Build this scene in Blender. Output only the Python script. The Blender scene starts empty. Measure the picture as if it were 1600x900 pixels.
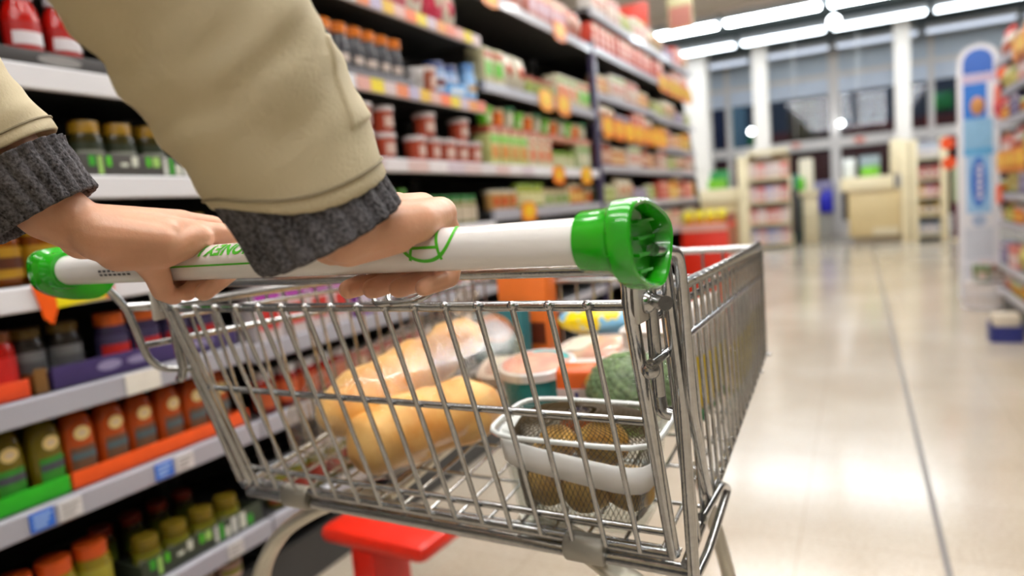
import bpy, bmesh, random
from math import *
from mathutils import Vector, Matrix, noise
random.seed(7)
S = bpy.context.scene
COL = S.collection
V = Vector

# ------------------------------------------------------------------ helpers
def lin(h):
    h = h.lstrip('#')
    out = []
    for i in (0, 2, 4):
        c = int(h[i:i+2], 16) / 255
        out.append(c / 12.92 if c <= .04045 else ((c + .055) / 1.055) ** 2.4)
    return (*out, 1)

MATS = {}
def mat(name, col, rough=.5, metal=0, var=0, vscale=20, bump=0, bscale=60, coat=0, spec=.5, sss=0, emit=0, col2=None):
    """procedural principled material; var = noise variation of the colour"""
    if name in MATS: return MATS[name]
    m = bpy.data.materials.new(name); m.use_nodes = True
    nt = m.node_tree; N = nt.nodes; L = nt.links
    b = N['Principled BSDF']
    c = lin(col) if isinstance(col, str) else col
    b.inputs['Base Color'].default_value = c
    b.inputs['Roughness'].default_value = rough
    b.inputs['Metallic'].default_value = metal
    b.inputs['Coat Weight'].default_value = coat
    b.inputs['Specular IOR Level'].default_value = spec
    if sss:
        b.inputs['Subsurface Weight'].default_value = sss
        b.inputs['Subsurface Radius'].default_value = (.012, .004, .002)
        b.inputs['Subsurface Scale'].default_value = 1
    if emit:
        b.inputs['Emission Color'].default_value = c
        b.inputs['Emission Strength'].default_value = emit
    if var or bump or col2:
        tc = N.new('ShaderNodeTexCoord')
    if var or col2:
        no = N.new('ShaderNodeTexNoise'); no.inputs['Scale'].default_value = vscale; no.inputs['Detail'].default_value = 4
        L.new(tc.outputs['Object'], no.inputs['Vector'])
        r = N.new('ShaderNodeValToRGB')
        r.color_ramp.elements[0].position = .3; r.color_ramp.elements[1].position = .7
        if col2:
            a, d = c, lin(col2)
        else:
            a = tuple(max(0, x * (1 - var)) for x in c[:3]) + (1,); d = tuple(min(1, x * (1 + var)) for x in c[:3]) + (1,)
        r.color_ramp.elements[0].color = a; r.color_ramp.elements[1].color = d
        L.new(no.outputs['Fac'], r.inputs[0]); L.new(r.outputs[0], b.inputs['Base Color'])
    if bump:
        n2 = N.new('ShaderNodeTexNoise'); n2.inputs['Scale'].default_value = bscale; n2.inputs['Detail'].default_value = 3
        L.new(tc.outputs['Object'], n2.inputs['Vector'])
        bp = N.new('ShaderNodeBump'); bp.inputs['Strength'].default_value = bump; bp.inputs['Distance'].default_value = .002
        L.new(n2.outputs['Fac'], bp.inputs['Height']); L.new(bp.outputs[0], b.inputs['Normal'])
    MATS[name] = m
    return m

def film(name, tint='ffffff', clear=.8, rough=.12, refl=.45, bump=.35, bs=45):
    """thin clear plastic: see-through with a glossy sheen"""
    if name in MATS: return MATS[name]
    m = bpy.data.materials.new(name); m.use_nodes = True
    N = m.node_tree.nodes; L = m.node_tree.links
    N.clear()
    out = N.new('ShaderNodeOutputMaterial'); tr = N.new('ShaderNodeBsdfTransparent'); gl = N.new('ShaderNodeBsdfGlossy')
    df = N.new('ShaderNodeBsdfDiffuse'); mx = N.new('ShaderNodeMixShader'); m2 = N.new('ShaderNodeMixShader')
    lw = N.new('ShaderNodeLayerWeight'); lw.inputs[0].default_value = .25
    tr.inputs[0].default_value = lin(tint); gl.inputs['Roughness'].default_value = rough; df.inputs[0].default_value = lin(tint)
    no = N.new('ShaderNodeTexNoise'); no.inputs['Scale'].default_value = bs; bp = N.new('ShaderNodeBump'); bp.inputs['Strength'].default_value = bump
    bp.inputs['Distance'].default_value = .004
    L.new(no.outputs['Fac'], bp.inputs['Height']); L.new(bp.outputs[0], gl.inputs['Normal'])
    mm = N.new('ShaderNodeMath'); mm.operation = 'MULTIPLY_ADD'; mm.inputs[1].default_value = refl; mm.inputs[2].default_value = .035
    L.new(lw.outputs['Fresnel'], mm.inputs[0])
    m2.inputs[0].default_value = 1 - clear
    L.new(tr.outputs[0], m2.inputs[1]); L.new(df.outputs[0], m2.inputs[2])
    L.new(mm.outputs[0], mx.inputs[0]); L.new(m2.outputs[0], mx.inputs[1]); L.new(gl.outputs[0], mx.inputs[2])
    L.new(mx.outputs[0], out.inputs[0])
    MATS[name] = m
    return m

def finish(name, bm, m, parent=None, smooth=40, loc=None):
    bmesh.ops.recalc_face_normals(bm, faces=bm.faces[:])
    me = bpy.data.meshes.new(name); bm.to_mesh(me); bm.free()
    o = link(name, me, parent)
    if m: me.materials.append(m)
    shade(me, smooth)
    if loc is not None: o.location = loc
    return o

def shade(me, smooth):
    if smooth:
        me.polygons.foreach_set('use_smooth', [True] * len(me.polygons))
        if smooth < 180: me.set_sharp_from_angle(angle=radians(smooth))

def link(name, data, parent=None):
    o = bpy.data.objects.new(name, data); COL.objects.link(o)
    if parent: o.parent = parent
    return o

def tag(o, label, cat, group=None, kind=None):
    o['label'] = label; o['category'] = cat
    if group: o['group'] = group
    if kind: o['kind'] = kind
    return o

def thing(name, label, cat, loc=(0, 0, 0), rz=0, group=None):
    o = link(name, None); o.empty_display_size = .05
    o.location = loc; o.rotation_euler = (0, 0, rz)
    return tag(o, label, cat, group)

def struct(name, bm, m, smooth=0):
    o = finish(name, bm, m, None, smooth); o['kind'] = 'structure'; return o

def copy_tree(o, parent=None):
    c = o.copy(); COL.objects.link(c)
    if parent: c.parent = parent
    for ch in list(o.children): copy_tree(ch, c)
    return c

def box(bm, a, b, bev=0, seg=2, mtx=None):
    r = bmesh.ops.create_cube(bm, size=1)
    vs = r['verts']
    a, b = V(a), V(b)
    for v in vs:
        v.co = V(((a.x + b.x) / 2 + v.co.x * (b.x - a.x), (a.y + b.y) / 2 + v.co.y * (b.y - a.y), (a.z + b.z) / 2 + v.co.z * (b.z - a.z)))
    if bev:
        es = list({e for v in vs for e in v.link_edges})
        q = bmesh.ops.bevel(bm, geom=es, offset=bev, segments=seg, affect='EDGES', profile=.5)
        vs = list({v for f in q['faces'] for v in f.verts} | {v for v in vs if v.is_valid})
        # all verts of this island
        seen = set(vs); st = list(vs)
        while st:
            v = st.pop()
            for e in v.link_edges:
                w = e.other_vert(v)
                if w not in seen: seen.add(w); st.append(w)
        vs = list(seen)
    if mtx is not None:
        for v in vs: v.co = mtx @ v.co
    return vs

def loft(bm, rings, cap=True, close=False):
    R = [[bm.verts.new(p) for p in r] for r in rings]
    n = len(R[0])
    m = len(R)
    for i in range(m if close else m - 1):
        A, B = R[i], R[(i + 1) % m]
        for j in range(n):
            bm.faces.new((A[j], A[(j + 1) % n], B[(j + 1) % n], B[j]))
    if cap and not close:
        bm.faces.new(R[0][::-1]); bm.faces.new(R[-1])
    return R

def lathe(bm, prof, seg=24, c=(0, 0, 0), sx=1, sy=1, n=2.0):
    """profile (r,z) turned about z; n>2 squares the section off"""
    rings = []
    for r, z in prof:
        ring = []
        for k in range(seg):
            t = 2 * pi * k / seg
            cx, cy = cos(t), sin(t)
            q = (abs(cx) ** n + abs(cy) ** n) ** (-1 / n)
            ring.append((c[0] + r * sx * cx * q, c[1] + r * sy * cy * q, c[2] + z))
        rings.append(ring)
    return loft(bm, rings)

def fillet(pts, R, n=5):
    pts = [V(p) for p in pts]; out = [pts[0]]
    for i in range(1, len(pts) - 1):
        p, a, b = pts[i], pts[i-1], pts[i+1]
        u = (a - p); w = (b - p); lu, lw = u.length, w.length
        u.normalize(); w.normalize()
        d = min(R, lu * .48, lw * .48)
        s, e = p + u * d, p + w * d
        for k in range(n + 1):
            t = k / n
            out.append(s * (1 - t) ** 2 + p * 2 * t * (1 - t) + e * t * t)
    out.append(pts[-1])
    return out

def tube(bm, pts, r, seg=10, flat=None, closed=False):
    """sweep a round (or oval: flat=(a,b)) section along points"""
    pts = [V(p) for p in pts]; n = len(pts)
    tans = []
    for i in range(n):
        if closed: t = pts[(i+1) % n] - pts[i-1]
        else: t = pts[min(i+1, n-1)] - pts[max(i-1, 0)]
        tans.append(t.normalized())
    up = V((0, 0, 1)) if abs(tans[0].z) < .9 else V((0, 1, 0))
    nrm = (up - tans[0] * up.dot(tans[0])).normalized()
    rings = []
    for i in range(n):
        nrm = (nrm - tans[i] * nrm.dot(tans[i])).normalized()
        bi = tans[i].cross(nrm)
        rr = r[i] if isinstance(r, (list, tuple)) else r
        fa, fb = flat if flat else (1, 1)
        rings.append([pts[i] + nrm * (rr * fa * cos(2 * pi * k / seg)) + bi * (rr * fb * sin(2 * pi * k / seg)) for k in range(seg)])
    return loft(bm, rings, cap=not closed, close=closed)

def rod(bm, a, b, r, seg=6):
    tube(bm, [a, b], r, seg)

def ball(bm, c, r, u=12, v=8, sc=(1, 1, 1), mtx=None):
    q = bmesh.ops.create_uvsphere(bm, u_segments=u, v_segments=v, radius=1)
    for w in q['verts']:
        w.co = V((w.co.x * r * sc[0], w.co.y * r * sc[1], w.co.z * r * sc[2]))
        if mtx is not None: w.co = mtx @ w.co
        w.co += V(c)
    return q['verts']

def capsule(bm, a, b, ra, rb, seg=14):
    a, b = V(a), V(b); d = (b - a); L = d.length
    if L < 1e-6: ball(bm, a, ra, seg, 8); return
    q = d.to_track_quat('Z', 'Y').to_matrix()
    rings = []
    for k in range(1, 5):
        t = -pi / 2 + pi / 2 * k / 4.5
        rings.append((ra * cos(t), ra * sin(t)))
    rings.append((ra, 0)); rings.append((rb, L))
    for k in range(1, 5):
        t = pi / 2 * k / 4.5
        rings.append((rb * cos(t), L + rb * sin(t)))
    loft(bm, [[a + q @ V((r * cos(2 * pi * j / seg), r * sin(2 * pi * j / seg), z)) for j in range(seg)] for r, z in rings])

# ------------------------------------------------------------------ camera
F = 1080.0; ROLL = radians(4.7); PITCH = radians(6.19); YAW = radians(26.92); CZ = 1.042
def ray(px, py):
    x = px - 800; y = py - 450
    u = x * cos(ROLL) - y * sin(ROLL); v = x * sin(ROLL) + y * cos(ROLL)
    yy = v * cos(PITCH) + F * sin(PITCH); zz = F * cos(PITCH) - v * sin(PITCH)
    return V((u * cos(YAW) - zz * sin(YAW), u * sin(YAW) + zz * cos(YAW), -yy))
cam = bpy.data.cameras.new('camera'); co = bpy.data.objects.new('camera', cam); COL.objects.link(co)
zx = -ray(800, 450).normalized(); xx = (ray(801, 450) - ray(800, 450)).normalized(); yx = zx.cross(xx)
co.matrix_world = Matrix.Translation((0, 0, CZ)) @ Matrix((xx, yx, zx)).transposed().to_4x4()
cam.sensor_width = 36; cam.lens = 36 * F / 1600; cam.clip_start = .02; cam.clip_end = 200
cam.dof.use_dof = True; cam.dof.focus_distance = .55; cam.dof.aperture_fstop = cam.lens / 1000 / .0078
S.camera = co
S.view_settings.view_transform = 'Standard'; S.view_settings.look = 'None'
S.view_settings.gamma = 1; S.view_settings.use_curve_mapping = False
S.view_settings.exposure = 0.0
S.cycles.use_denoising = True
S.cycles.max_bounces = 8; S.cycles.transparent_max_bounces = 16; S.cycles.caustics_reflective = False; S.cycles.caustics_refractive = False
w = bpy.data.worlds.new('night'); S.world = w; w.use_nodes = True
w.node_tree.nodes['Background'].inputs[0].default_value = (.012, .018, .035, 1)
w.node_tree.nodes['Background'].inputs[1].default_value = 1

# trolley frame: x right, y forward, z up
HEAD = radians(2.6)
CART = Matrix.Translation((-.4516, .4295, 0)) @ Matrix.Rotation(-HEAD, 4, 'Z')
def cw(x, y, z=0): return CART @ V((x, y, z))

# common materials
CHROME = mat('bright_zinc', 'b4b5b5', .20, 1, var=.10, vscale=120, bump=.10, bscale=300)
CHROME2 = mat('worn_zinc', 'a9a8a5', .34, 1, var=.18, vscale=90, bump=.2, bscale=200)
WHITE = mat('white_plastic', 'e9e7e6', .22, coat=.4)
GREEN = mat('green_plastic', '22a512', .22, coat=.5, var=.05, vscale=30)
GREENINK = mat('green_print', '4fbf2a', .35)
BLACKINK = mat('black_print', '33333a', .4)
# ------------------------------------------------------------------ store shell
def floor_mat():
    m = bpy.data.materials.new('polished_stone_floor'); m.use_nodes = True
    nt = m.node_tree; N = nt.nodes; L = nt.links; b = N['Principled BSDF']
    tc = N.new('ShaderNodeTexCoord')
    n1 = N.new('ShaderNodeTexNoise'); n1.inputs['Scale'].default_value = 1.1; n1.inputs['Detail'].default_value = 6
    n2 = N.new('ShaderNodeTexNoise'); n2.inputs['Scale'].default_value = 90; n2.inputs['Detail'].default_value = 2
    L.new(tc.outputs['Object'], n1.inputs[0]); L.new(tc.outputs['Object'], n2.inputs[0])
    r1 = N.new('ShaderNodeValToRGB'); r1.color_ramp.elements[0].position = .35; r1.color_ramp.elements[1].position = .68
    r1.color_ramp.elements[0].color = lin('a99b88'); r1.color_ramp.elements[1].color = lin('bbb1a2')
    r2 = N.new('ShaderNodeValToRGB'); r2.color_ramp.elements[0].position = .3; r2.color_ramp.elements[1].position = .55
    r2.color_ramp.elements[0].color = (.8, .79, .78, 1); r2.color_ramp.elements[1].color = (1, 1, 1, 1)
    L.new(n1.outputs['Fac'], r1.inputs[0]); L.new(n2.outputs['Fac'], r2.inputs[0])
    mx = N.new('ShaderNodeMixRGB'); mx.blend_type = 'MULTIPLY'; mx.inputs[0].default_value = 1
    L.new(r1.outputs[0], mx.inputs[1]); L.new(r2.outputs[0], mx.inputs[2])
    br = N.new('ShaderNodeTexBrick'); br.offset = 0; br.inputs['Scale'].default_value = 1
    br.inputs['Brick Width'].default_value = .37; br.inputs['Row Height'].default_value = .37; br.inputs['Mortar Size'].default_value = .0022
    br.inputs['Mortar Smooth'].default_value = .3
    br.inputs['Color1'].default_value = (1, 1, 1, 1); br.inputs['Color2'].default_value = (1, 1, 1, 1); br.inputs['Mortar'].default_value = (.8, .78, .76, 1)
    mp = N.new('ShaderNodeMapping'); mp.inputs['Location'].default_value = (.18, .1, 0)
    L.new(tc.outputs['Object'], mp.inputs[0]); L.new(mp.outputs[0], br.inputs[0])
    m2 = N.new('ShaderNodeMixRGB'); m2.blend_type = 'MULTIPLY'; m2.inputs[0].default_value = 1
    L.new(mx.outputs[0], m2.inputs[1]); L.new(br.outputs[0], m2.inputs[2])
    L.new(m2.outputs[0], b.inputs['Base Color'])
    b.inputs['Roughness'].default_value = .16
    b.inputs['Specular IOR Level'].default_value = .5
    return m
bm = bmesh.new(); box(bm, (-9, -5, -.1), (8, 16.6, 0)); struct('floor', bm, floor_mat())
bm = bmesh.new(); box(bm, (.182, -5, .0), (.200, 15.5, .0012)); struct('trim_1', bm, mat('joint_strip', '5f5852', .4))
bm = bmesh.new(); box(bm, (-9, -5, 3.86), (8, 11.4, 4.0)); struct('ceiling', bm, mat('ceiling_beige', 'cfc6bd', .8, var=.03, vscale=2))
bm = bmesh.new(); box(bm, (-9, 11.4, 3.95), (8, 16.6, 4.05)); struct('ceiling_1', bm, mat('ceiling_dark', '35484c', .5))
bm = bmesh.new(); box(bm, (-9, 11.3, 3.80), (8, 11.4, 3.95)); struct('trim_2', bm, mat('bulkhead', 'c9beb4', .7))
WALLM = mat('painted_wall', '9a968e', .7, var=.03, vscale=3)
bm = bmesh.new(); box(bm, (-9.1, -5, 0), (-9, 16.6, 4)); struct('wall_left', bm, WALLM)
bm = bmesh.new(); box(bm, (8, -5, 0), (8.1, 16.6, 4)); struct('wall_right', bm, WALLM)
bm = bmesh.new(); box(bm, (-9, -5.1, 0), (8, -5, 4)); struct('wall_rear', bm, WALLM)
# front: sill bar, mullions, pale header panels, glazing
FRAME = mat('window_frame', 'e2dcd8', .45)
bm = bmesh.new(); box(bm, (-9, 16.38, 1.85), (8, 16.55, 2.06)); struct('wall_front', bm, FRAME)
bm = bmesh.new(); box(bm, (-9, 16.40, 2.98), (8, 16.55, 3.30)); struct('wall_front_header', bm, mat('header_panel', 'd5e0f0', .5, var=.1, vscale=3)); 
bm = bmesh.new(); box(bm, (-9, 16.36, 3.30), (8, 16.55, 3.40)); struct('trim_3', bm, FRAME)
bm = bmesh.new()
for z in (3.06, 3.14, 3.22): box(bm, (-9, 16.385, z), (8, 16.40, z + .02))
struct('trim_4', bm, mat('header_rib', 'dfe6f0', .4))
bm = bmesh.new(); box(bm, (-9, 16.40, 3.40), (8, 16.55, 4)); struct('wall_front_top', bm, mat('wall_top', 'c8d4e0', .6))
bm = bmesh.new(); box(bm, (-9, 16.42, 0), (8, 16.55, .3)); struct('wall_front_plinth', bm, FRAME)
GLASS = film('window_glass', 'aab8c8', .985, .03, .06, 0)
xs = [-9, -7.2, -5.4, -4.0, -2.55, -.40, 1.35, 3.2, 5.0, 8]
for i in range(len(xs) - 1):
    a, b_ = xs[i], xs[i+1]
    bm = bmesh.new(); box(bm, (a + .08, 16.46, .3), (b_ - .08, 16.475, 1.85)); box(bm, (a + .08, 16.46, 2.06), (b_ - .08, 16.475, 2.98))
    struct('window_%d' % (i + 1), bm, GLASS)
for i, x in enumerate(xs[1:-1]):
    bm = bmesh.new(); wd = .10 if abs(x + .4) < .01 else .05
    box(bm, (x - wd, 16.34, 0), (x + wd, 16.56, 4), .01); struct('trim_%d' % (i + 5), bm, FRAME)
PIL = mat('pillar_white', 'eee7df', .5)
for i, (x, y, wd, z0) in enumerate([(-2.88, 14.6, .25, 0), (-1.64, 14.6, .14, 0), (.76, 14.6, .13, 0)]):
    bm = bmesh.new(); box(bm, (x - wd, y - wd, z0), (x + wd, y + wd, 3.96), .02); struct('wall_pillar_%d' % (i + 1), bm, PIL)

# outside at night
bm = bmesh.new(); box(bm, (-15, 16.6, -.12), (15, 34, -.02)); struct('ground', bm, mat('asphalt', '2a2a2c', .8))
def outside(name, label, cat, a, b_, m):
    bm = bmesh.new(); box(bm, a, b_, .02); return tag(finish(name, bm, m, None, 0), label, cat)
bd = thing('building', 'dim grey building seen through the dark front windows at night', 'building', (0, 25, -.02))
for nm, a, b_, m in [('facade', (-12, 0, 0), (12, 3, 6), mat('facade_grey', '4d525a', .8, var=.3, vscale=.6)),
                     ('plinth_band', (-12, -.08, 0), (12, 0, 2.95), mat('facade_red', '8a2a16', .7, var=.3, vscale=.8))]:
    bm = bmesh.new(); box(bm, a, b_); finish(nm, bm, m, bd, 0)
for x0, x1, c in [(-1.95, -1.15, '6b4c0e'), (-1.1, -.35, '57170f'), (-3.9, -3.3, '7fa6a8'), (-4.6, -4.0, '18264c')]:
    bm = bmesh.new(); box(bm, (x0, -.14, 2.2), (x1, -.081, 4.6)); finish('facade_panel', bm, mat('panel_' + c, c, .6), bd, 0)
bm = bmesh.new(); box(bm, (2.0, -.2, 3.1), (2.6, -.082, 3.6), .03)
finish('sign_panel', bm, mat('sign_green', '1f9a3c', .4, emit=.3), bd, 30)
bm = bmesh.new(); box(bm, (-3.25, -.2, 2.5), (-2.9, -.082, 3.2), .03)
finish('sign_panel', bm, mat('sign_green', '1f9a3c', .4), bd, 30)
for x in (-6, -2, 2, 6):  # unseen fill lights, added to brighten the facade outside
    l = bpy.data.lights.new('facade_fill_light', 'AREA'); l.energy = 130; l.size = 1; l.color = (.95, .95, 1)
    lo = bpy.data.objects.new('facade_fill_light', l); COL.objects.link(lo); lo.location = (x, 21, 5.5); lo.rotation_euler = (radians(55), 0, 0)

# ------------------------------------------------------------------ ceiling strip lights
def emis(name, col, s):
    m = bpy.data.materials.new(name); m.use_nodes = True; N = m.node_tree.nodes; N.clear()
    o = N.new('ShaderNodeOutputMaterial'); e = N.new('ShaderNodeEmission'); e.inputs[0].default_value = lin(col); e.inputs[1].default_value = s
    m.node_tree.links.new(e.outputs[0], o.inputs[0]); return m
TUBE_ = emis('fluorescent_tube', 'fffcf8', 41)
TUBEF = emis('fluorescent_tube_cool', 'eef8ff', 34)
TUBEG = emis('fluorescent_tube_far', 'eef8ff', 9)
TUBEP = emis('fluorescent_tube_dim', 'dfe9fa', 1.3)
HOUS = mat('lamp_housing', 'c8cdd2', .5)
def strip(y, x0, x1, z, label, group, em, wd=.10):
    t = thing('ceiling_light', label, 'ceiling light', ((x0 + x1) / 2, y, z), 0, group)
    h = (x1 - x0) / 2
    bm = bmesh.new(); box(bm, (-h, -wd, 0), (h, wd, .10), .008); finish('housing', bm, HOUS, t, 0)
    bm = bmesh.new(); box(bm, (-h + .03, -wd * .85, -.035), (h - .03, wd * .85, 0), .02); finish('diffuser', bm, em, t, 60)
for y in (-3.2, -1.2, .8, 2.8, 4.8, 6.8, 8.6):
    for x in (-2.0, .0):
        strip(y, x, x + 1.9, 3.76, 'long white strip light on the beige ceiling over the aisle', 'strip lights over the aisle', TUBE_)
rown = ['nearest row of strip lights', 'second row of strip lights', 'farthest row of strip lights']
pos = ['far left', 'left', 'left middle', 'right middle', 'right', 'far right']
for r, y in enumerate((11.9, 13.7, 15.5)):
    for i in range(6):
        x0 = -4.9 + i * 1.52
        strip(y, x0, x0 + 1.44, 3.78, '%s light in the %s under the dark ceiling' % (pos[i], rown[r]), 'strip lights by the shop front', (TUBEF, TUBEG, TUBEP)[r], .16)

# ------------------------------------------------------------------ shelving
DARK = mat('shelf_charcoal', '3a3a3a', .5, var=.08, vscale=8)
BACK = mat('shelf_back_shaded', '1d1c1d', .7)  # near-black colour paints in the shadow behind the goods
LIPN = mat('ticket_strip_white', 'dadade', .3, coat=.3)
LIPG = mat('ticket_strip_grey_shaded', 'a2a2ab', .3, coat=.3)  # grey darkened to paint in the weaker light on low shelf edges
POST = mat('post_purple', '3a3350', .35, coat=.3)
XF = -1.45
def unit(y0, y1, levels, label, top=2.42, x=XF, sgn=-1, lips=None, depth=.46):
    t = thing('shelving_unit', label, 'shelves', (x, (y0 + y1) / 2, 0))
    h = (y1 - y0) / 2
    def bx(name, a, b_, m, par=t, bev=0):
        bm = bmesh.new()
        A = (min(sgn * a[0], sgn * b_[0]), a[1], a[2]); B = (max(sgn * a[0], sgn * b_[0]), b_[1], b_[2])
        box(bm, A, B, bev); return finish(name, bm, m, par, 30)
    bx('back_panel', (depth, -h, 0), (depth + .03, h, top), BACK)
    bx('plinth', (.04, -h + .004, 0), (depth, h - .004, .14), DARK)
    for s in (-1, 1):
        bx('upright', (depth - .05, s * h - (.0 if s < 0 else .035), .14), (depth, s * h + (.035 if s < 0 else 0), top), DARK)
    for i, z in enumerate(levels):
        sh = bx('shelf', (.022, -h + .003, z - .028), (depth, h - .003, z), DARK)
        bm = bmesh.new()
        prof = [(0, -.045), (.004, -.048), (.016, -.046), (.022, -.03), (.022, .0), (.006, .002), (0, -.002)]
        ring = lambda yy: [(sgn * px, yy, z + pz) for px, pz in prof]
        loft(bm, [ring(-h + .003), ring(h - .003)])
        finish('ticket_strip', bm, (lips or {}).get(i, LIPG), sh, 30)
    return t
N_ = LIPN
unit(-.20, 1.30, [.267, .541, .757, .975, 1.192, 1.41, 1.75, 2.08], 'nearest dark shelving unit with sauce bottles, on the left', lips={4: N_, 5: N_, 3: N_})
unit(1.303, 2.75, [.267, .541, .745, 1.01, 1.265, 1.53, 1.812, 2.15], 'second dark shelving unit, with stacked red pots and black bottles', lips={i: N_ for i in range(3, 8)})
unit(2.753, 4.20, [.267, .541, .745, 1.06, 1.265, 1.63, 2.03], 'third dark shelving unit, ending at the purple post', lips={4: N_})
unit(4.243, 5.70, [.30, .55, .80, 1.05, 1.30, 1.56, 1.76, 2.04, 2.27], 'fourth dark shelving unit, just beyond the purple post', top=2.5)
unit(5.703, 7.16, [.30, .55, .80, 1.05, 1.30, 1.50, 1.74, 2.04, 2.27], 'fifth dark shelving unit, ending by the white pillar', top=2.5)
bm = bmesh.new(); box(bm, (XF - .03, 4.203, 0), (XF + .012, 4.240, 2.06), .006)
tag(finish('shelf_post', bm, POST, None, 30), 'slim dark purple post between the third and fourth shelving units', 'post')
bm = bmesh.new()
pr = [(-.46, 0), (.10, 0), (.10, .30), (.03, .8), (-.005, 1.2), (-.04, 1.6), (-.10, 2.0), (-.2, 2.3), (-.46, 2.45)]
loft(bm, [[(XF + x, yy, z) for x, z in pr] for yy in (7.164, 7.20)])
tag(finish('end_panel', bm, mat('end_panel_black', '1b1a1c', .5), None, 30), 'curved black end panel closing the left run of shelves', 'end panel')
unit(4.4, 6.15, [.22, .40, .70, .90, 1.14, 1.40, 1.60, 1.82], 'dark shelving unit at the right edge of the aisle', x=.90, sgn=1, top=2.2)
# ------------------------------------------------------------------ goods on the shelves
ORD = 'first second third fourth fifth sixth seventh eighth ninth tenth eleventh twelfth thirteenth fourteenth fifteenth sixteenth'.split()
def deep(c, k=.88, s=1.0):
    r = lin(c)[:3]; g = sum(r) / 3
    return tuple(min(1, max(0, (g + (x - g) * s) * k)) for x in r) + (1,)
PM = lambda c, r=.35: mat('goods_' + c + ('_m' if r > .5 else ''), deep(c), r, var=.06, vscale=30)
TMP = {}
def arc_label(bm, r, z0, z1, half, sx=1, sy=1, n=2.0, seg=14, th=.0008):
    rr = []
    for k in range(seg + 1):
        t = -half + 2 * half * k / seg
        cx, cy = cos(t), sin(t); q = (abs(cx) ** n + abs(cy) ** n) ** (-1 / n)
        rr.append((sx * cx * q, sy * cy * q))
    A = [[bm.verts.new((x * (r + d), y * (r + d), z)) for x, y in rr] for z in (z0, z1) for d in (0, th)]
    for k in range(seg):
        bm.faces.new((A[1][k], A[1][k+1], A[3][k+1], A[3][k]))
        bm.faces.new((A[1][k], A[0][k], A[0][k+1], A[1][k+1])); bm.faces.new((A[3][k], A[3][k+1], A[2][k+1], A[2][k]))
    for k in (0, seg): bm.faces.new((A[0][k], A[1][k], A[3][k], A[2][k]))
def lab(root, r, z0, z1, half, c, name='label', **k):
    bm = bmesh.new(); arc_label(bm, r, z0, z1, half, **k); return finish(name, bm, PM(c, .45), root, 60)
def disc(root, x, y, z, r, c, name, th=.0015, sy=1, sz=1):
    bm = bmesh.new()
    loft(bm, [[(x + d, y + r * sy * cos(2*pi*k/18), z + r * sz * sin(2*pi*k/18)) for k in range(18)] for d in (0, th)])
    return finish(name, bm, PM(c, .4), root, 40)

def jar(nm, r, h, body, lid, label=None, band=None, lidh=.02, seg=20):
    bm = bmesh.new()
    lathe(bm, [(r*.86, 0), (r, .006), (r, h*.68), (r*.93, h*.78), (r*.82, h-lidh), (r*.82, h-lidh*.5)], seg); o = finish(nm, bm, PM(body, .15), None, 50)
    bm = bmesh.new(); lathe(bm, [(r*.88, h-lidh), (r*.9, h-.003), (r*.86, h), ], seg); finish('lid', bm, PM(lid, .3), o, 40)
    if label: lab(o, r, h*.14, h*.62, 1.5, label)
    if band: lab(o, r + .0009, h*.28, h*.46, 1.1, band, 'label_band')
    return o
def squeezy(nm, body, lc, l2, l3):
    """upside-down squeezy bottle, squarish with a round cream emblem and a coloured panel"""
    bm = bmesh.new()
    lathe(bm, [(.020, 0), (.030, .006), (.0335, .03), (.0345, .075), (.033, .115), (.027, .14), (.018, .150), (.006, .153)], 24, sx=.85, sy=1.0, n=2.6)
    o = finish(nm, bm, PM(body, .18), None, 60)
    disc(o, .0283, 0, .107, .0165, lc, 'emblem', .0022, sz=.9); disc(o, .0292, 0, .107, .0085, 'd9c3a4', 'emblem_centre', .0024, sz=.7)
    bm = bmesh.new(); arc_label(bm, .0345, .028, .078, .72, sx=.87, sy=1.0, n=2.6); finish('label', bm, PM(l2, .4), o, 60)
    bm = bmesh.new(); arc_label(bm, .0354, .052, .066, .68, sx=.87, sy=1.0, n=2.6); finish('label_band', bm, PM(l3, .4), o, 60)
    return o
def bottle(nm, r, h, body, cap, label=None, band=None, neck=.45):
    bm = bmesh.new()
    lathe(bm, [(r*.85, 0), (r, .008), (r, h*.58), (r*.9, h*.68), (r*neck, h*.8), (r*neck, h*.9)], 20); o = finish(nm, bm, PM(body, .15), None, 50)
    bm = bmesh.new(); lathe(bm, [(r*neck*1.25, h*.8), (r*neck*1.25, h*.98), (r*neck*1.1, h)], 18); finish('cap', bm, PM(cap, .3), o, 40)
    if label: lab(o, r, h*.14, h*.52, 1.4, label)
    if band: lab(o, r + .0009, h*.25, h*.40, .9, band, 'label_band')
    return o
def pot(nm, r, h, body, lid, label=None):
    bm = bmesh.new(); lathe(bm, [(r*.8, 0), (r*.84, .004), (r*.96, h*.86), (r*.96, h*.9)], 22); o = finish(nm, bm, PM(body, .3), None, 50)
    bm = bmesh.new(); lathe(bm, [(r*.98, h*.8), (r*1.04, h*.82), (r*1.04, h*.98), (r*.9, h)], 22); finish('lid', bm, PM(lid, .3), o, 40)
    if label: 
        bm = bmesh.new(); arc_label(bm, r*.93, h*.2, h*.62, .7); finish('label', bm, PM(label, .45), o, 60)
    return o
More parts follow.
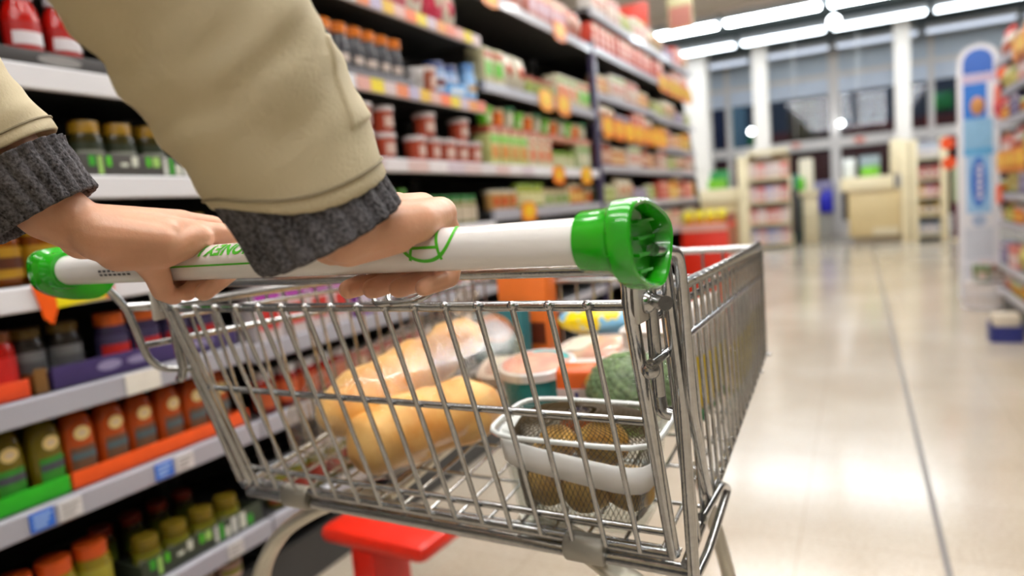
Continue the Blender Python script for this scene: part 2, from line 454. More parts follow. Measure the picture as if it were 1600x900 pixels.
def carton(nm, dx, dy, h, body, panel=None, stripe=None, bev=.004):
    bm = bmesh.new(); box(bm, (-dx/2, -dy/2, 0), (dx/2, dy/2, h), bev); o = finish(nm, bm, PM(body, .4), None, 40)
    if panel:
        bm = bmesh.new(); box(bm, (dx/2, -dy*.38, h*.2), (dx/2 + .0008, dy*.38, h*.62)); finish('printed_panel', bm, PM(panel, .4), o, 0)
    if stripe:
        bm = bmesh.new(); box(bm, (dx/2, -dy*.48, h*.74), (dx/2 + .0008, dy*.48, h*.9)); finish('printed_stripe', bm, PM(stripe, .4), o, 0)
    return o
def pouch(nm, dx, dy, h, body, panel=None):
    bm = bmesh.new(); rings = []
    for k in range(13):
        t = k / 12; f = sin(pi * min(1, max(.0, t))) ** .45 if 0 < t < 1 else .0
        f = max(f, .06); wv = 1 - .08 * f
        rings.append([(dx/2 * f * (abs(cos(a)) ** .6 * (1 if cos(a) >= 0 else -1)) + .004 * sin(7*a + 9*t), dy/2 * wv * (abs(sin(a)) ** .6 * (1 if sin(a) >= 0 else -1)), h * t) for a in [2*pi*j/20 for j in range(20)]])
    loft(bm, rings); o = finish(nm, bm, PM(body, .25), None, 60)
    if panel:
        bm = bmesh.new()
        vs = ball(bm, (dx*.36, 0, h*.5), 1, 16, 10, (.022, dy*.33, h*.2)); finish('printed_panel', bm, PM(panel, .35), o, 60)
    return o
def tmpl(key, fn):
    """first use hands out the object itself, later uses copies of it and its parts"""
    if key not in TMP: TMP[key] = fn(); return TMP[key]
    return copy_tree(TMP[key])
def row(key, fn, cat, desc, place, y0, n, pitch, z, xo=.05, group=None, x=XF, sgn=-1, jit=.004, skip=(), sc=None):
    for i in range(n):
        if i in skip: continue
        o = tmpl(key, fn)
        o.location = (x + sgn * (xo + random.uniform(0, jit)), y0 + i * pitch + random.uniform(-1, 1) * jit * .4, z)
        o.rotation_euler = (0, 0, (0 if sgn < 0 else pi) + random.uniform(-.12, .12))
        nn = ('%s %s %s' % (ORD[i], desc, place)) if n > 1 else '%s %s' % (desc, place)
        tag(o, nn, cat, group or (desc + 's ' + place))
def tray(y0, y1, z, h, c, label, dep=.16, x=XF, c2=None, badge=None, blocks=False, lip=None):
    h0 = lip or h
    o = thing('shelf_tray', label, 'tray', (x - .024, (y0 + y1) / 2, z))
    a = (y1 - y0) / 2; m = PM(c, .5)
    bm = bmesh.new(); box(bm, (-.004, -a, .0), (0, a, h), .0012); finish('front_lip', bm, m, o, 30)
    bm = bmesh.new(); box(bm, (-dep, -a, 0), (-.0042, a, .003)); finish('base', bm, PM(c2 or c, .6), o, 0)
    for s in (-1, 1):
        bm = bmesh.new(); yy = s * a; box(bm, (-dep, min(yy, yy - s*.003), .0032), (-.0042, max(yy, yy - s*.003), h*.8)); finish('side', bm, PM(c2 or c, .6), o, 0)
    if badge:
        for (yy, zz, sy, sz, cc) in badge: disc(o, .0001, yy, zz, 1, cc, 'printed_badge', .0008, sy=sy, sz=sz)
    if blocks:
        k = 0; yy = -a + .02; rnd = random.Random(int(y0 * 100))
        while yy < a - .02:
            wd = rnd.choice((.010, .014, .018)); cc = rnd.choice(('d9dccb', '52c51c', 'a3cf6c', 'cfd0c8', '3aa32a'))
            z0 = rnd.choice((.1, .1, .45)) * h
            bm = bmesh.new(); box(bm, (.0, yy, z0), (.0009, min(yy + wd, a - .01), h * rnd.choice((.9, .9, .6)))); finish('printed_block', bm, PM(cc, .4), o, 0)
            yy += wd + rnd.choice((.006, .01, .022))
    return o
def price_tag(y, z, wd, c, label, h=.038, x=XF, sgn=-1, group='price tickets on the shelf edges', text=None):
    bm = bmesh.new(); X = x - sgn * .001
    box(bm, (min(X, X - sgn*.003), y - wd/2, z - .023 - h/2), (max(X, X - sgn*.003), y + wd/2, z - .023 + h/2), .001)
    o = tag(finish('shelf_price_ticket', bm, PM(c, .4), None, 0), label, 'price ticket', group)
    if text:
        for k in range(3):
            bm = bmesh.new(); zz = z - .023 + h * (.28 - .26 * k); X2 = X - sgn * .003
            box(bm, (min(X2, X2 - sgn*.0006), y - wd*.36, zz - h*.07), (max(X2, X2 - sgn*.0006), y + wd*(.36 - .1*k), zz + h*.07)); finish('printed_line', bm, PM(text, .4), o, 0)
    return o
def promo(y, z, r, c1, c2, label, x=XF, sgn=-1):
    """round-cornered promotional card clipped to a shelf edge"""
    bm = bmesh.new(); X = x - sgn * .004; ring = []
    for k in range(24):
        t = 2*pi*k/24; q = (abs(cos(t))**3.2 + abs(sin(t))**3.2) ** (-1/3.2); ring.append((y + r*1.7*cos(t)*q, z + r*sin(t)*q))
    loft(bm, [[(X - sgn * d, a, b) for a, b in ring] for d in (0, .003)])
    o = tag(finish('hanging_promo_card', bm, PM(c1, .35), None, 30), label, 'promotional card', 'promotional cards on the shelf edges')
    bm = bmesh.new(); loft(bm, [[(X - sgn * d, y + (a-y)*.62, z + r*.12 + (b-z)*.6) for a, b in ring] for d in (.0031, .0038)]); finish('printed_panel', bm, PM(c2, .35), o, 30)

B1 = 'on the nearest unit'
# --- nearest unit, top to bottom
tray(.58, 1.03, 1.412, .034, '33302f', 'black tray with a grey oval badge under red sauce bottles, top left', badge=[(.115, .018, .045, .011, '8d8a88')])
row('redsauce', lambda: bottle('sauce_bottle', .034, .17, 'b3140c', 'c9c9cf', 'a8100a', 'd8d3d8', .62), 'sauce bottle', 'red sauce bottle with white cap', 'standing in the black tray', .63, 5, .082, 1.4155, .065, skip=(2,))
row('yelpack', lambda: pouch('spice_pouch', .05, .07, .10, 'c2952b', '7d1c22'), 'pouch', 'mustard yellow pouch', 'beside the black tray', 1.075, 3, .078, 1.413, .05)
tray(.93, 1.292, 1.194, .05, '4a4744', 'grey tray printed with green and white blocks, below the white shelf edge', blocks=True)
row('pestojar', lambda: jar('pesto_jar', .034, .118, '3a3414', 'a8811f', '27301a', '8f9385', .028), 'jar', 'dark pesto jar with gold lid', 'in the green and white tray', .975, 4, .079, 1.1975, .068)
row('dimjar', lambda: jar('pickle_jar', .036, .125, '4a2d12', '5b4318', '1d2417', None), 'jar', 'dark brown pickle jar', 'in deep shade on the second shelf', .66, 3, .09, 1.194, .11)
row('yeljar', lambda: jar('mustard_jar', .036, .128, '7b3f0d', 'c9a713', 'b08314', '53260c', .03), 'jar', 'brown jar with yellow lid', 'behind the left hand, nearest unit', .70, 8, .075, .977, .075)
row('redjar', lambda: jar('tomato_jar', .035, .13, 'a3120d', '6f3a12', 'c4130f', None), 'jar', 'red sauce jar', 'behind the orange tray, fourth shelf', .655, 2, .075, .763, .06)
row('greyjar', lambda: jar('seasoning_jar', .034, .125, '2d2a28', '6b571f', '77787a', '57585a'), 'jar', 'dark jar with grey label', 'behind the brown tray, fourth shelf', .80, 2, .078, .763, .09)
row('purjar', lambda: jar('chutney_jar', .035, .13, '38304f', 'd8621a', '3b3459', 'c21d18', .03), 'jar', 'purple labelled jar with orange lid', 'in the purple tray', .975, 4, .08, .763, .075)
tray(.60, .765, .759, .036, 'e5480f', 'orange tray with a pale badge, fourth shelf of the nearest unit', badge=[(-.01, .018, .03, .009, 'f0a48c')])
tray(.775, .80, .759, .05, '7a5320', 'narrow brown card divider between the orange and purple trays')
tray(.81, 1.28, .759, .046, '3d2d63', 'purple tray with pale printed badges, fourth shelf of the nearest unit', badge=[(-.115, .025, .028, .011, '8f86ab'), (-.045, .024, .03, .009, '8f86ab'), (.12, .025, .04, .010, '8f86ab')])
row('greensq', lambda: squeezy('mustard_bottle', '6f6110', 'e8cd86', '2f8a26', '4a4a58'), 'sauce bottle', 'olive squeezy bottle with green label', 'from the left, in the green tray', .645, 3, .071, .547, .062)
row('orangesq', lambda: squeezy('honey_bottle', 'b54a14', 'e8cd86', '6a4a34', '4f666c'), 'sauce bottle', 'amber squeezy bottle with cream emblem', 'from the left, in the orange tray', .858, 6, .072, .547, .062)
tray(.58, .812, .543, .036, '25b315', 'bright green shelf tray under the olive squeezy bottles')
tray(.818, 1.285, .543, .036, 'f65a12', 'bright orange shelf tray under the amber squeezy bottles')
row('olivejar', lambda: jar('olive_jar', .037, .135, '8b7a1a', 'd4551a', 'a39a2c', None, .03), 'jar', 'yellow jar with orange lid', 'on the lowest visible shelf, nearest unit', .70, 3, .079, .269, .07)
row('pestoyel', lambda: jar('relish_jar', .032, .085, '6a5c12', '7f6a1a', '8a871c', 'a1a08b', .018), 'jar', 'yellow relish jar', 'in the low green and white tray', .985, 4, .078, .272, .075)
row('capers', lambda: jar('caper_jar', .028, .10, '51400f', '9a2d12', '6d7c1c', None), 'jar', 'small caper jar', 'behind the relish jars', .96, 4, .075, .272, .20)
tray(.935, 1.29, .269, .052, '38402f', 'low dark tray printed with green and white blocks, under the squeezy bottles', blocks=True)
row('lowjar', lambda: jar('bean_jar', .034, .085, '6d6b2a', 'c3c6cc', 'c7a59b', '8b8b31'), 'jar', 'squat jar with silver lid', 'on the plinth under the trolley', 1.02, 3, .085, .142, .06)
for y, z, c, t, l in [(.735, .541, '2f6fd8', '9fc0f2', 'blue price ticket under the bright green tray'), (.79, .541, 'dcdad8', 'a9a6a6', 'white price ticket beside the blue one under the green tray'),
                      (1.005, .541, '2f6fd8', '9fc0f2', 'blue price ticket under the orange tray'), (1.06, .541, 'dcdad8', 'a9a6a6', 'white price ticket beside the blue one under the orange tray'),
                      (.985, .757, 'e8e4d9', None, 'large cream price ticket under the purple tray'), (1.17, .267, 'd6d3cf', 'a9a6a6', 'pale price ticket on the lowest shelf edge')]:
    price_tag(y, z, .085 if c[0] == 'e' else .047, c, l, text=t, h=.046 if c[0] == 'e' else .038)
# promotional card hanging under the handle end
o = thing('hanging_promo_card', 'orange and yellow promotional card hanging on the shelf edge behind the handle end', 'promotional card', (XF + .004, .84, .945))
bm = bmesh.new(); loft(bm, [[(d, y, z) for y, z in [(-.06, .035), (-.02, .035), (-.017, -.02), (-.03, -.05), (-.045, -.035)]] for d in (0, .003)]); finish('orange_flap', bm, PM('f8600f', .35), o, 0)
bm = bmesh.new(); loft(bm, [[(d, y, z) for y, z in [(-.019, .033), (.085, .033), (.085, -.012), (-.017, -.018)]] for d in (.0005, .0035)]); finish('yellow_panel', bm, PM('f0e013', .35), o, 0)
bm = bmesh.new(); box(bm, (0, .086, -.012), (.003, .105, .033)); finish('red_edge', bm, PM('ef5a3c', .35), o, 0)

# --- second unit
P2 = 'on the second unit'
for i, (c, c2) in enumerate([('d2455a', 'd8c9b4'), ('d96a77', 'e2d6c2'), ('cf3350', 'dcc8b0'), ('dc7480', 'e5dac6'), ('d03a56', 'd9cbb4')]):
    row('pinkbag%d' % i, lambda: pouch('pasta_bag', .10, .122, .23, c, c2), 'bag', '%s crinkled bag with a cream front' % ['rose', 'pale pink', 'crimson', 'coral', 'raspberry'][i], 'on the top shelf of the second unit', 1.45 + i * .26, 1, .2, 1.814, .09)
    row('pinkbagb%d' % i, lambda: pouch('pasta_bag', .10, .122, .20, c2, c), 'bag', 'cream bag with %s front' % ['rose', 'pale pink', 'crimson', 'coral', 'raspberry'][i], 'on the top shelf of the second unit', 1.58 + i * .26, 1, .2, 1.814, .11)
row('limebot', lambda: bottle('sauce_bottle', .030, .19, '8d9a3c', 'c2360e', 'c9cf78', 'c22f14'), 'bottle', 'lime bottle with red cap', 'beside the jacket sleeve', 1.63, 2, .07, 1.533, .05)
row('blackbot', lambda: bottle('sauce_bottle', .032, .165, '33333a', 'e07a16', '3c3c42', 'c9b8ae', .8), 'bottle', 'black bottle with orange cap', 'in the grey tray, second unit', 1.79, 6, .076, 1.537, .062)
tray(1.755, 2.235, 1.532, .030, '5e5d62', 'grey tray under the black bottles with orange caps')
row('whitepot', lambda: pot('cream_pot', .036, .085, 'c9c5c5', 'd9d7d7', '9a948f'), 'pot', 'white pot', 'at the end of the grey tray', 2.285, 1, .1, 1.533, .05)
row('browncup', lambda: pot('sauce_cup', .037, .10, 'a4553a', 'd3c3bb', 'd8b8a8'), 'cup', 'brown cup with pale lid', 'between white pot and blue jars', 2.37, 1, .1, 1.533, .05)
row('bluejar', lambda: jar('mayonnaise_jar', .046, .135, '8fb0dd', '2b3f78', 'c3d2ea', '6f2f28', .03), 'jar', 'pale blue jar with dark blue lid', 'on the shelf of black bottles', 2.46, 2, .10, 1.533, .07)
row('bluebox', lambda: carton('stock_carton', .06, .12, .05, '4f9ad8', 'd4dfe8'), 'carton', 'low light blue carton', 'in front of pale blue jars', 2.53, 1, .1, 1.533, .035)
row('bluebot', lambda: bottle('salad_bottle', .038, .16, '7fb4ea', '6a9bd8', 'a8cdf0', 'c79a5a', .7), 'bottle', 'light blue bottle with tan emblem', 'ending the shelf of black bottles', 2.69, 1, .1, 1.533, .05)
for lay, (ys, nm) in enumerate([([1.93, 2.06, 2.25, 2.36, 2.47, 2.58, 2.69], 'bottom'), ([1.93, 2.06, 2.33, 2.60], 'upper')]):
    for i, y in enumerate(ys):
        o = tmpl('redpot', lambda: pot('soup_pot', .045, .092, 'b4482e', 'd8d0d0', 'd2b3a6')); o.location = (XF - .06 - .004 * (i % 2), y, 1.2675 + lay * .093); o.rotation_euler = (0, 0, random.uniform(-.2, .2))
        tag(o, '%s red pot with white lid in the %s layer of the stacked pots' % (ORD[i], nm), 'pot', 'stacked red pots with white lids')
for i, y in enumerate([1.62, 1.74]):
    o = copy_tree(TMP['redpot']); o.location = (XF - .06, y, 1.2675); tag(o, '%s red pot behind the jacket cuff, before the stacked pots' % ORD[i], 'pot', 'stacked red pots with white lids')
def filler(place, z, y0, y1, specs, x=XF, sgn=-1, seed=1, hmax=.2):
    rnd = random.Random(seed); y = y0; k = 0
    while y < y1 - .04 and k < 40:
        kind, dsc, c, c2, c3, n = specs[k % len(specs)]
        n2 = 0
        wd = {'jar': .078, 'bottle': .072, 'carton': .10, 'pouch': .13, 'pot': .09, 'tin': .08}[kind]
        n = min(n, int((y1 - y) / wd))
        if n <= 0: break
        h = min({'jar': .12, 'bottle': .19, 'carton': .15, 'pouch': .17, 'pot': .09, 'tin': .10}[kind], hmax)
        key = (kind, c, c2, c3, round(h, 3))
        fn = {'jar': lambda: jar('sauce_jar', wd*.45, h, c, c2, c3, None, .022, 14), 'bottle': lambda: bottle('sauce_bottle', wd*.44, h, c, c2, c3),
              'carton': lambda: carton('food_carton', .09, wd*.92, h, c, c2, c3), 'pouch': lambda: pouch('food_pouch', .08, wd*.94, h, c, c2),
              'pot': lambda: pot('food_pot', wd*.45, h, c, c2, c3), 'tin': lambda: tin('food_tin', wd*.46, h, c, c2, c3)}[kind]
        rep = '' if k < len(specs) else ['', ', second batch', ', third batch', ', fourth batch'][min(3, k // len(specs))]
        row(key, fn, {'tin': 'tin'}.get(kind, kind), dsc, place + rep, y + wd/2, n, wd, z + .0015, .055, x=x, sgn=sgn, group=dsc + ' run ' + place)
        y += n * wd + rnd.uniform(.0, .03); k += 1
def tin(nm, r, h, body, top, label):
    bm = bmesh.new(); lathe(bm, [(r*.97, 0), (r, .003), (r, h-.003), (r*.97, h)], 18); o = finish(nm, bm, mat('tin_steel', 'b9b9b9', .3, 1), None, 40)
    lab(o, r, h*.06, h*.94, 3.1, body, seg=18); lab(o, r + .0009, h*.3, h*.7, .8, label, 'label_band'); return o
filler('on handle-level shelf, second unit', 1.01, 1.34, 2.73, [('bottle', 'red bottle with white cap', 'a12a1c', 'd8d2d0', 'cfc7c7', 5), ('bottle', 'white bottle with green cap', 'c9c0bd', '59a02a', 'b8402c', 6), ('jar', 'green lidded jar', '8f8d5a', '2f7a35', 'c7b9a2', 6)], seed=2, hmax=.15)
filler('on the fifth shelf of second unit', .745, 1.34, 2.73, [('carton', 'white and red carton', 'd8cfd0', 'c9302a', 'b63cb0', 4), ('carton', 'purple carton', '7a2c8f', 'd9c9dd', 'd83c2c', 3), ('pouch', 'red pouch with pale front', 'c9352a', 'ddc9b9', None, 3), ('carton', 'pale pink carton', 'ddb7b4', 'd04a3c', 'dcdcdc', 4)], seed=3, hmax=.16)
filler('on the sixth shelf of second unit', .541, 1.34, 2.73, [('jar', 'small red jar', '8b1f14', 'b9b9b9', 'c25a2c', 5), ('tin', 'red tin', '9c2418', 'b9b9b9', 'd0b49a', 5), ('pot', 'white pot with green label', 'd5d1d1', 'cfcfcf', '3f7f2c', 6)], seed=4, hmax=.12)
filler('on the lowest shelf of second unit', .267, 1.34, 2.73, [('jar', 'olive jar with silver lid', '6d6b2a', 'b9bcc2', '8f2c1c', 6), ('tin', 'tin with orange label', 'c2551c', 'b9b9b9', 'dccaa0', 8)], seed=5)
# --- third unit
T = 'of third unit'
filler('on the top shelf ' + T, 2.03, 2.78, 4.16, [('pouch', 'rosy pink pouch', 'd59a90', 'c9b8ae', None, 4), ('carton', 'salmon carton with lilac panel', 'd08a7c', 'c9a9b9', 'e0c3a0', 5), ('pouch', 'brick pink pouch', 'c98474', 'd8c2b4', None, 3)], seed=6, hmax=.26)
filler('on the second shelf ' + T, 1.63, 2.78, 4.16, [('carton', 'tall cream carton with green foot', 'cfcaa0', '5dbb1e', 'b8442a', 2), ('pouch', 'white pouch with red top', 'd8d2bb', 'c2542f', None, 2), ('pot', 'pale green pot', 'b9c08a', 'bb6a5a', '9db24a', 4), ('carton', 'cream carton with orange panel', 'd2cdb0', 'dd6a1c', '7d9a35', 3)], seed=7, hmax=.2)
filler('on the red pot level ' + T, 1.265, 2.78, 4.16, [('carton', 'green topped cream carton', 'bcc27d', 'cf8a3a', '5dbb1e', 4), ('carton', 'orange and cream carton', 'c9c4a4', 'de5a1c', 'c9572f', 3), ('pot', 'pale olive pot with green lid', 'c2c796', '7da03f', 'c9c9a2', 4), ('carton', 'grey green carton', 'a3ad80', 'd9d6bb', '6f9a3c', 3)], seed=8, hmax=.14)
for i in range(12):
    o = tmpl('flattray', lambda: carton('flat_carton', .12, .105, .035, 'a8543c', 'c99a7a', None)); o.location = (XF - .08, 2.84 + i * .112, 1.4085)
    tag(o, '%s flat rust carton laid on top of the cartons on the red pot level' % ORD[i], 'carton', 'flat rust cartons')
for i in range(12):
    o = tmpl('topcup%d' % (i % 3), [lambda: pot('snack_pot', .04, .085, '62c42a', '8fd05a', 'c9d8a0'), lambda: pot('snack_pot', .04, .085, 'e0641c', 'd8c9a2', 'e88a3c'), lambda: pot('snack_pot', .04, .10, 'b9bfa0', '4f9a6a', 'dcd9c0')][i % 3])
    o.location = (XF - .07, 2.85 + i * .11, 1.4445); tag(o, '%s snack pot standing on the flat rust cartons' % ORD[i], 'pot', 'snack pots on the flat cartons')
filler('on handle-level shelf ' + T, 1.06, 2.78, 4.16, [('pot', 'round pot with orange label', 'c99a5a', 'd8d2bb', 'd2551c', 3), ('jar', 'yellow green jar', 'a9b03c', '8fae3a', 'd9d6a0', 4), ('pot', 'cream pot', 'd3cfae', 'c9b58a', '7aa03f', 4), ('jar', 'orange jar', 'c2601c', 'd8c9a2', 'e0b060', 3)], seed=9, hmax=.13)
filler('on the fifth shelf ' + T, .745, 2.78, 4.16, [('carton', 'white and yellow carton', 'd8d8d0', 'c9b81e', '5dbb1e', 5), ('carton', 'grey lilac carton', 'b3b0bd', 'd9d9d9', '8f8f3a', 5), ('carton', 'green and white carton', '8fae4a', 'e0e0d0', 'd9d9d9', 4)], seed=10, hmax=.18)
# --- fourth and fifth units (blurred far ones)
CP = [('carton', 'red carton', 'c9402a', 'd8a08f', 'e0c9b0', 3), ('pouch', 'cream pouch', 'd0c3a4', 'b5683a', None, 3), ('carton', 'pink beige carton', 'd3a896', 'c9c0b0', 'b04a3a', 3), ('jar', 'orange jar', 'c4702a', 'd9c9a2', 'd8b080', 4),
      ('carton', 'yellow carton', 'd9a81c', 'e0c070', 'c9601c', 3), ('pot', 'lilac pot', '9a8fb0', 'c9c3d0', 'b9b0c4', 4), ('jar', 'olive green jar', '8f9a4a', 'c9c9a2', 'b0b87a', 4), ('carton', 'white carton', 'd9d3cc', 'c9907a', '9ab04a', 3), ('bottle', 'rust bottle', 'a3502f', 'd9d0c0', 'd0a890', 4)]
levs = [[.30, .55, .80, 1.05, 1.30, 1.56, 1.76, 2.04, 2.27], [.30, .55, .80, 1.05, 1.30, 1.50, 1.74, 2.04, 2.27]]
for u, (ya, yb, un) in enumerate([(4.28, 5.66, 'fourth'), (5.74, 7.12, 'fifth')]):
    for li, z in enumerate(levs[u]):
        if li < 2: continue
        nxt = levs[u][li+1] if li + 1 < 9 else 2.5
        sp = [CP[(li * 2 + u * 3 + k * 4) % 9] for k in range(3)]
        if li == 7: sp = [CP[0], CP[0 + u], CP[0]] if u == 0 else [CP[0], CP[5], CP[2]]
        if len({s[1] for s in sp}) < 3: sp = list({s[1]: s for s in sp}.values())
        filler('on the %s shelf up of %s unit' % (ORD[li], un), z, ya, yb, sp, seed=30 + li + u * 20, hmax=nxt - z - .06)
# shelf-edge tickets and promotional cards
cols = ['e0aaa0', 'e8d42a', 'd9c6c6', 'e98a5a', 'b9b0cc', 'e2b83a', 'd9b0a8', 'ee7a4a', 'e6d23a', 'cdbccb', 'e8a05a', 'e58a72']
cn = ['pink', 'yellow', 'pale pink', 'orange', 'lilac', 'amber', 'blush', 'bright orange', 'lemon', 'mauve', 'apricot', 'coral']
for (z, y0, y1, nm) in [(1.812, 1.9, 2.74, 'the top shelf edge'), (1.53, 1.86, 2.74, 'the edge under the black bottles')]:
    n = 12
    for i in range(n):
        wd = (y1 - y0) / n
        price_tag(y0 + wd * (i + .5), z, wd * .97, cols[(i + (3 if z > 1.7 else 0)) % 12], '%s ticket, %s along %s of the second unit' % (cn[(i + (3 if z > 1.7 else 0)) % 12], ORD[i], nm), .044)
for i in range(10):
    price_tag(1.9 + i * .137, 1.265, .13, ['dcc6c6', 'ded9dc', 'd9bdb9', 'e6e0e2', 'd0c2cc'][i % 5], '%s pale ticket along the edge under the stacked pots' % ORD[i], .042)
YO = [('e98a12', 'eec416'), ('e87a14', 'ecb81c'), ('ee9a10', 'f0c810')]
for i, (y, z, r) in enumerate([(2.86, 2.03, .05), (3.68, 2.03, .055), (3.42, 1.63, .055), (3.66, 1.63, .06), (3.52, 1.243, .05), (3.95, 1.243, .05), (3.1, 1.06, .05)]):
    promo(y, z - .02, r, *YO[i % 3], label='yellow and orange promotional card, %s down along the third unit' % ORD[i])
for i in range(7):
    promo(4.42 + i * .24, 1.56 - .02, .07, *YO[i % 3], label='%s amber promotional card in the row on the fourth unit edge' % ORD[i])
for i in range(6):
    promo(5.95 + i * .2, 2.04 - .02, .075, *YO[i % 3], label='%s amber promotional card in the row near the white pillar' % ORD[i])
for i in range(5):
    price_tag(4.5 + i * .24, 1.05, .2, ['c9c9d2', 'd0cdd8', 'c4c4d0'][i % 3], '%s pale ticket on the handle-level edge of the fourth unit' % ORD[i], .05)
# signs on top of the run
def topsign(x, y, z0, z1, wd, c1, c2, label):
    o = thing('hanging_sign', label, 'sign', (x, y, z0)); h = z1 - z0
    bm = bmesh.new(); box(bm, (-wd/2, -.01, 0), (wd/2, .01, h), .004); finish('board', bm, PM(c1, .4), o, 30)
    bm = bmesh.new(); box(bm, (-wd*.45, -.0115, h*.05), (wd*.45, -.0101, h*.62)); finish('printed_panel', bm, PM(c2, .4), o, 0)
    for s in (-.3, .3):
        bm = bmesh.new(); rod(bm, (wd*s, 0, h), (wd*s, 0, 3.86 - z0), .003); finish('hanging_wire', bm, CHROME, o, 60)
topsign(-1.72, 6.0, 2.32, 2.72, .34, 'e2402c', 'ee7a24', 'red and orange sign hanging above the far end of the shelves')
topsign(-1.62, 7.6, 2.80, 3.2, .26, 'b9b58a', 'a86a5c', 'faded pink and green sign hanging past the end of the shelves')
# ------------------------------------------------------------------ right-hand side and the checkouts
RL = [.22, .40, .70, .90, 1.14, 1.40, 1.60, 1.82]
RC = [('bottle', 'white bottle', 'd0c3bb', 'c9302a', 'a8543c', 4), ('jar', 'orange jar', 'd2601c', 'd9d0c0', 'e0a040', 4), ('pot', 'lime green pot', 'a9c23c', 'd9d9c0', 'c9702a', 4), ('carton', 'violet carton', '4a4070', '8f8ab0', 'c9c0d0', 3),
      ('pouch', 'pale yellow pouch', 'cfc67a', 'b0a04a', None, 3), ('carton', 'rosy carton', 'd88a80', 'd9d0d0', 'b03a30', 3), ('bottle', 'olive bottle', '8a8f2c', 'd0a030', 'c9c070', 4)]
for li, z in enumerate(RL):
    nxt = RL[li+1] if li < 7 else 2.1
    filler('on the %s shelf up of right-hand unit' % ORD[li], z, 4.75, 6.12, [RC[(li*3 + k) % 7] for k in range(3)], x=.90, sgn=1, seed=60 + li, hmax=nxt - z - .06)
for i, (y, z, c) in enumerate([(5.2, 1.82, 'eec416'), (5.35, 1.82, 'ecb012'), (5.92, 1.14, 'f0c30c'), (5.75, 1.14, 'f0a80c'), (5.58, 1.14, 'eebc12'), (5.41, 1.14, 'f0a80c'), (5.24, 1.14, 'f0c30c')]):
    promo(y, z - .025, .075, 'ee8a10', c, '%s yellow promotional card on the right-hand unit edges' % ORD[i], x=.90, sgn=1)
for i, (y, z) in enumerate([(6.02, 1.60), (5.98, .90)]):
    promo(y, z - .01, .07, 'ef4a12', 'f06a2a', '%s orange promotional card at the far end of the right-hand unit' % ['upper', 'lower'][i], x=.90, sgn=1)

# tall rounded promotional board at the end of the right-hand run
t = thing('promo_stand', 'tall round-topped white and blue promotional board beside the right-hand shelves', 'promotional stand', (.90, 6.95, 0), radians(-4))
def roundtop(w_, z0, z1, x0=0):
    out = [(x0 - w_, z0), (x0 + w_, z0)]
    for k in range(9):
        a = pi * k / 8; out.append((x0 + w_ * cos(a), z1 - w_ + w_ * sin(a)))
    return out
bm = bmesh.new(); loft(bm, [[(x, y, z) for x, z in roundtop(.145, 0, 2.10)] for y in (-.02, .02)]); finish('board', bm, mat('board_white', 'dcdce2', .35), t, 30)
bm = bmesh.new(); loft(bm, [[(x, y, z) for x, z in roundtop(.105, 1.86, 2.06)] for y in (-.0225, -.0205)]); finish('blue_cap_panel', bm, PM('1f62c4', .3), t, 30)
def slab(name, x0, x1, z0, z1, c, y=-.0205, th=.002):
    bm = bmesh.new(); box(bm, (x0, y - th, z0), (x1, y, z1), .0006); return finish(name, bm, PM(c, .3), t, 0)
slab('pink_band', -.11, .12, 1.79, 1.85, 'c9b4cf'); slab('blue_panel', -.105, .06, 1.50, 1.785, '1f78d8'); slab('pale_panel', -.105, .10, 1.26, 1.498, '8fbfe2')
slab('light_blue_panel', -.105, .105, 1.20, 1.258, '62b0e4'); slab('lower_panel', -.085, .085, .72, 1.198, '9cc8ee')
slab('foot_panel', -.10, .10, .10, .60, 'd3d8e4')
bm = bmesh.new(); ball(bm, (-.005, -.022, 1.60), 1, 16, 10, (.05, .008, .075)); finish('orange_emblem', bm, PM('c98a4a', .4), t, 60)
bm = bmesh.new(); loft(bm, [[(x, y, z) for x, z in [(.055*cos(2*pi*k/24), .98 + .21*sin(2*pi*k/24)) for k in range(24)]] for y in (-.0245, -.0226)]); finish('blue_oval', bm, PM('2f6fd0', .3), t, 30)
for k in range(6):
    z = .84 + k * .05; bm = bmesh.new(); box(bm, (-.012 + .004 * (k % 2), -.0262, z), (.022, -.0247, z + .034), .0005); finish('printed_letter', bm, PM('f0e4ea', .3), t, 0)
bm = bmesh.new(); loft(bm, [[(x, y, z) for x, z in [(.05*cos(2*pi*k/20), .66 + .05*sin(2*pi*k/20)) for k in range(20)]] for y in (-.0225, -.0205)]); finish('round_mark', bm, PM('a6b8d8', .3), t, 30)
for i, (x, z, c, n_) in enumerate([(1.07, 1.83, 'ef5a22', 'orange'), (1.05, 1.58, 'd8505a', 'red'), (.70, 1.33, 'f0500f', 'upper orange'), (.71, 1.16, 'f0500f', 'lower orange')]):
    bm = bmesh.new(); y = 6.87 if i < 2 else 7.1
    ring = [(x + .055*cos(2*pi*k/20), z + (.055 if i != 1 else .11)*sin(2*pi*k/20)) for k in range(20)]
    loft(bm, [[(a, y + d, b) for a, b in ring] for d in (0, .004)])
    o = tag(finish('promo_disc', bm, PM(c, .35), None, 30), '%s promotional disc on a clip beside the tall blue board' % n_, 'promotional disc', 'promotional discs by the blue board')
    bm = bmesh.new(); rod(bm, (x, y + .004, z), (.90 + (.12 if x > .9 else -.12), 6.925 if i < 2 else 6.985, z + .0), .003); finish('clip_arm', bm, CHROME2, o, 60)
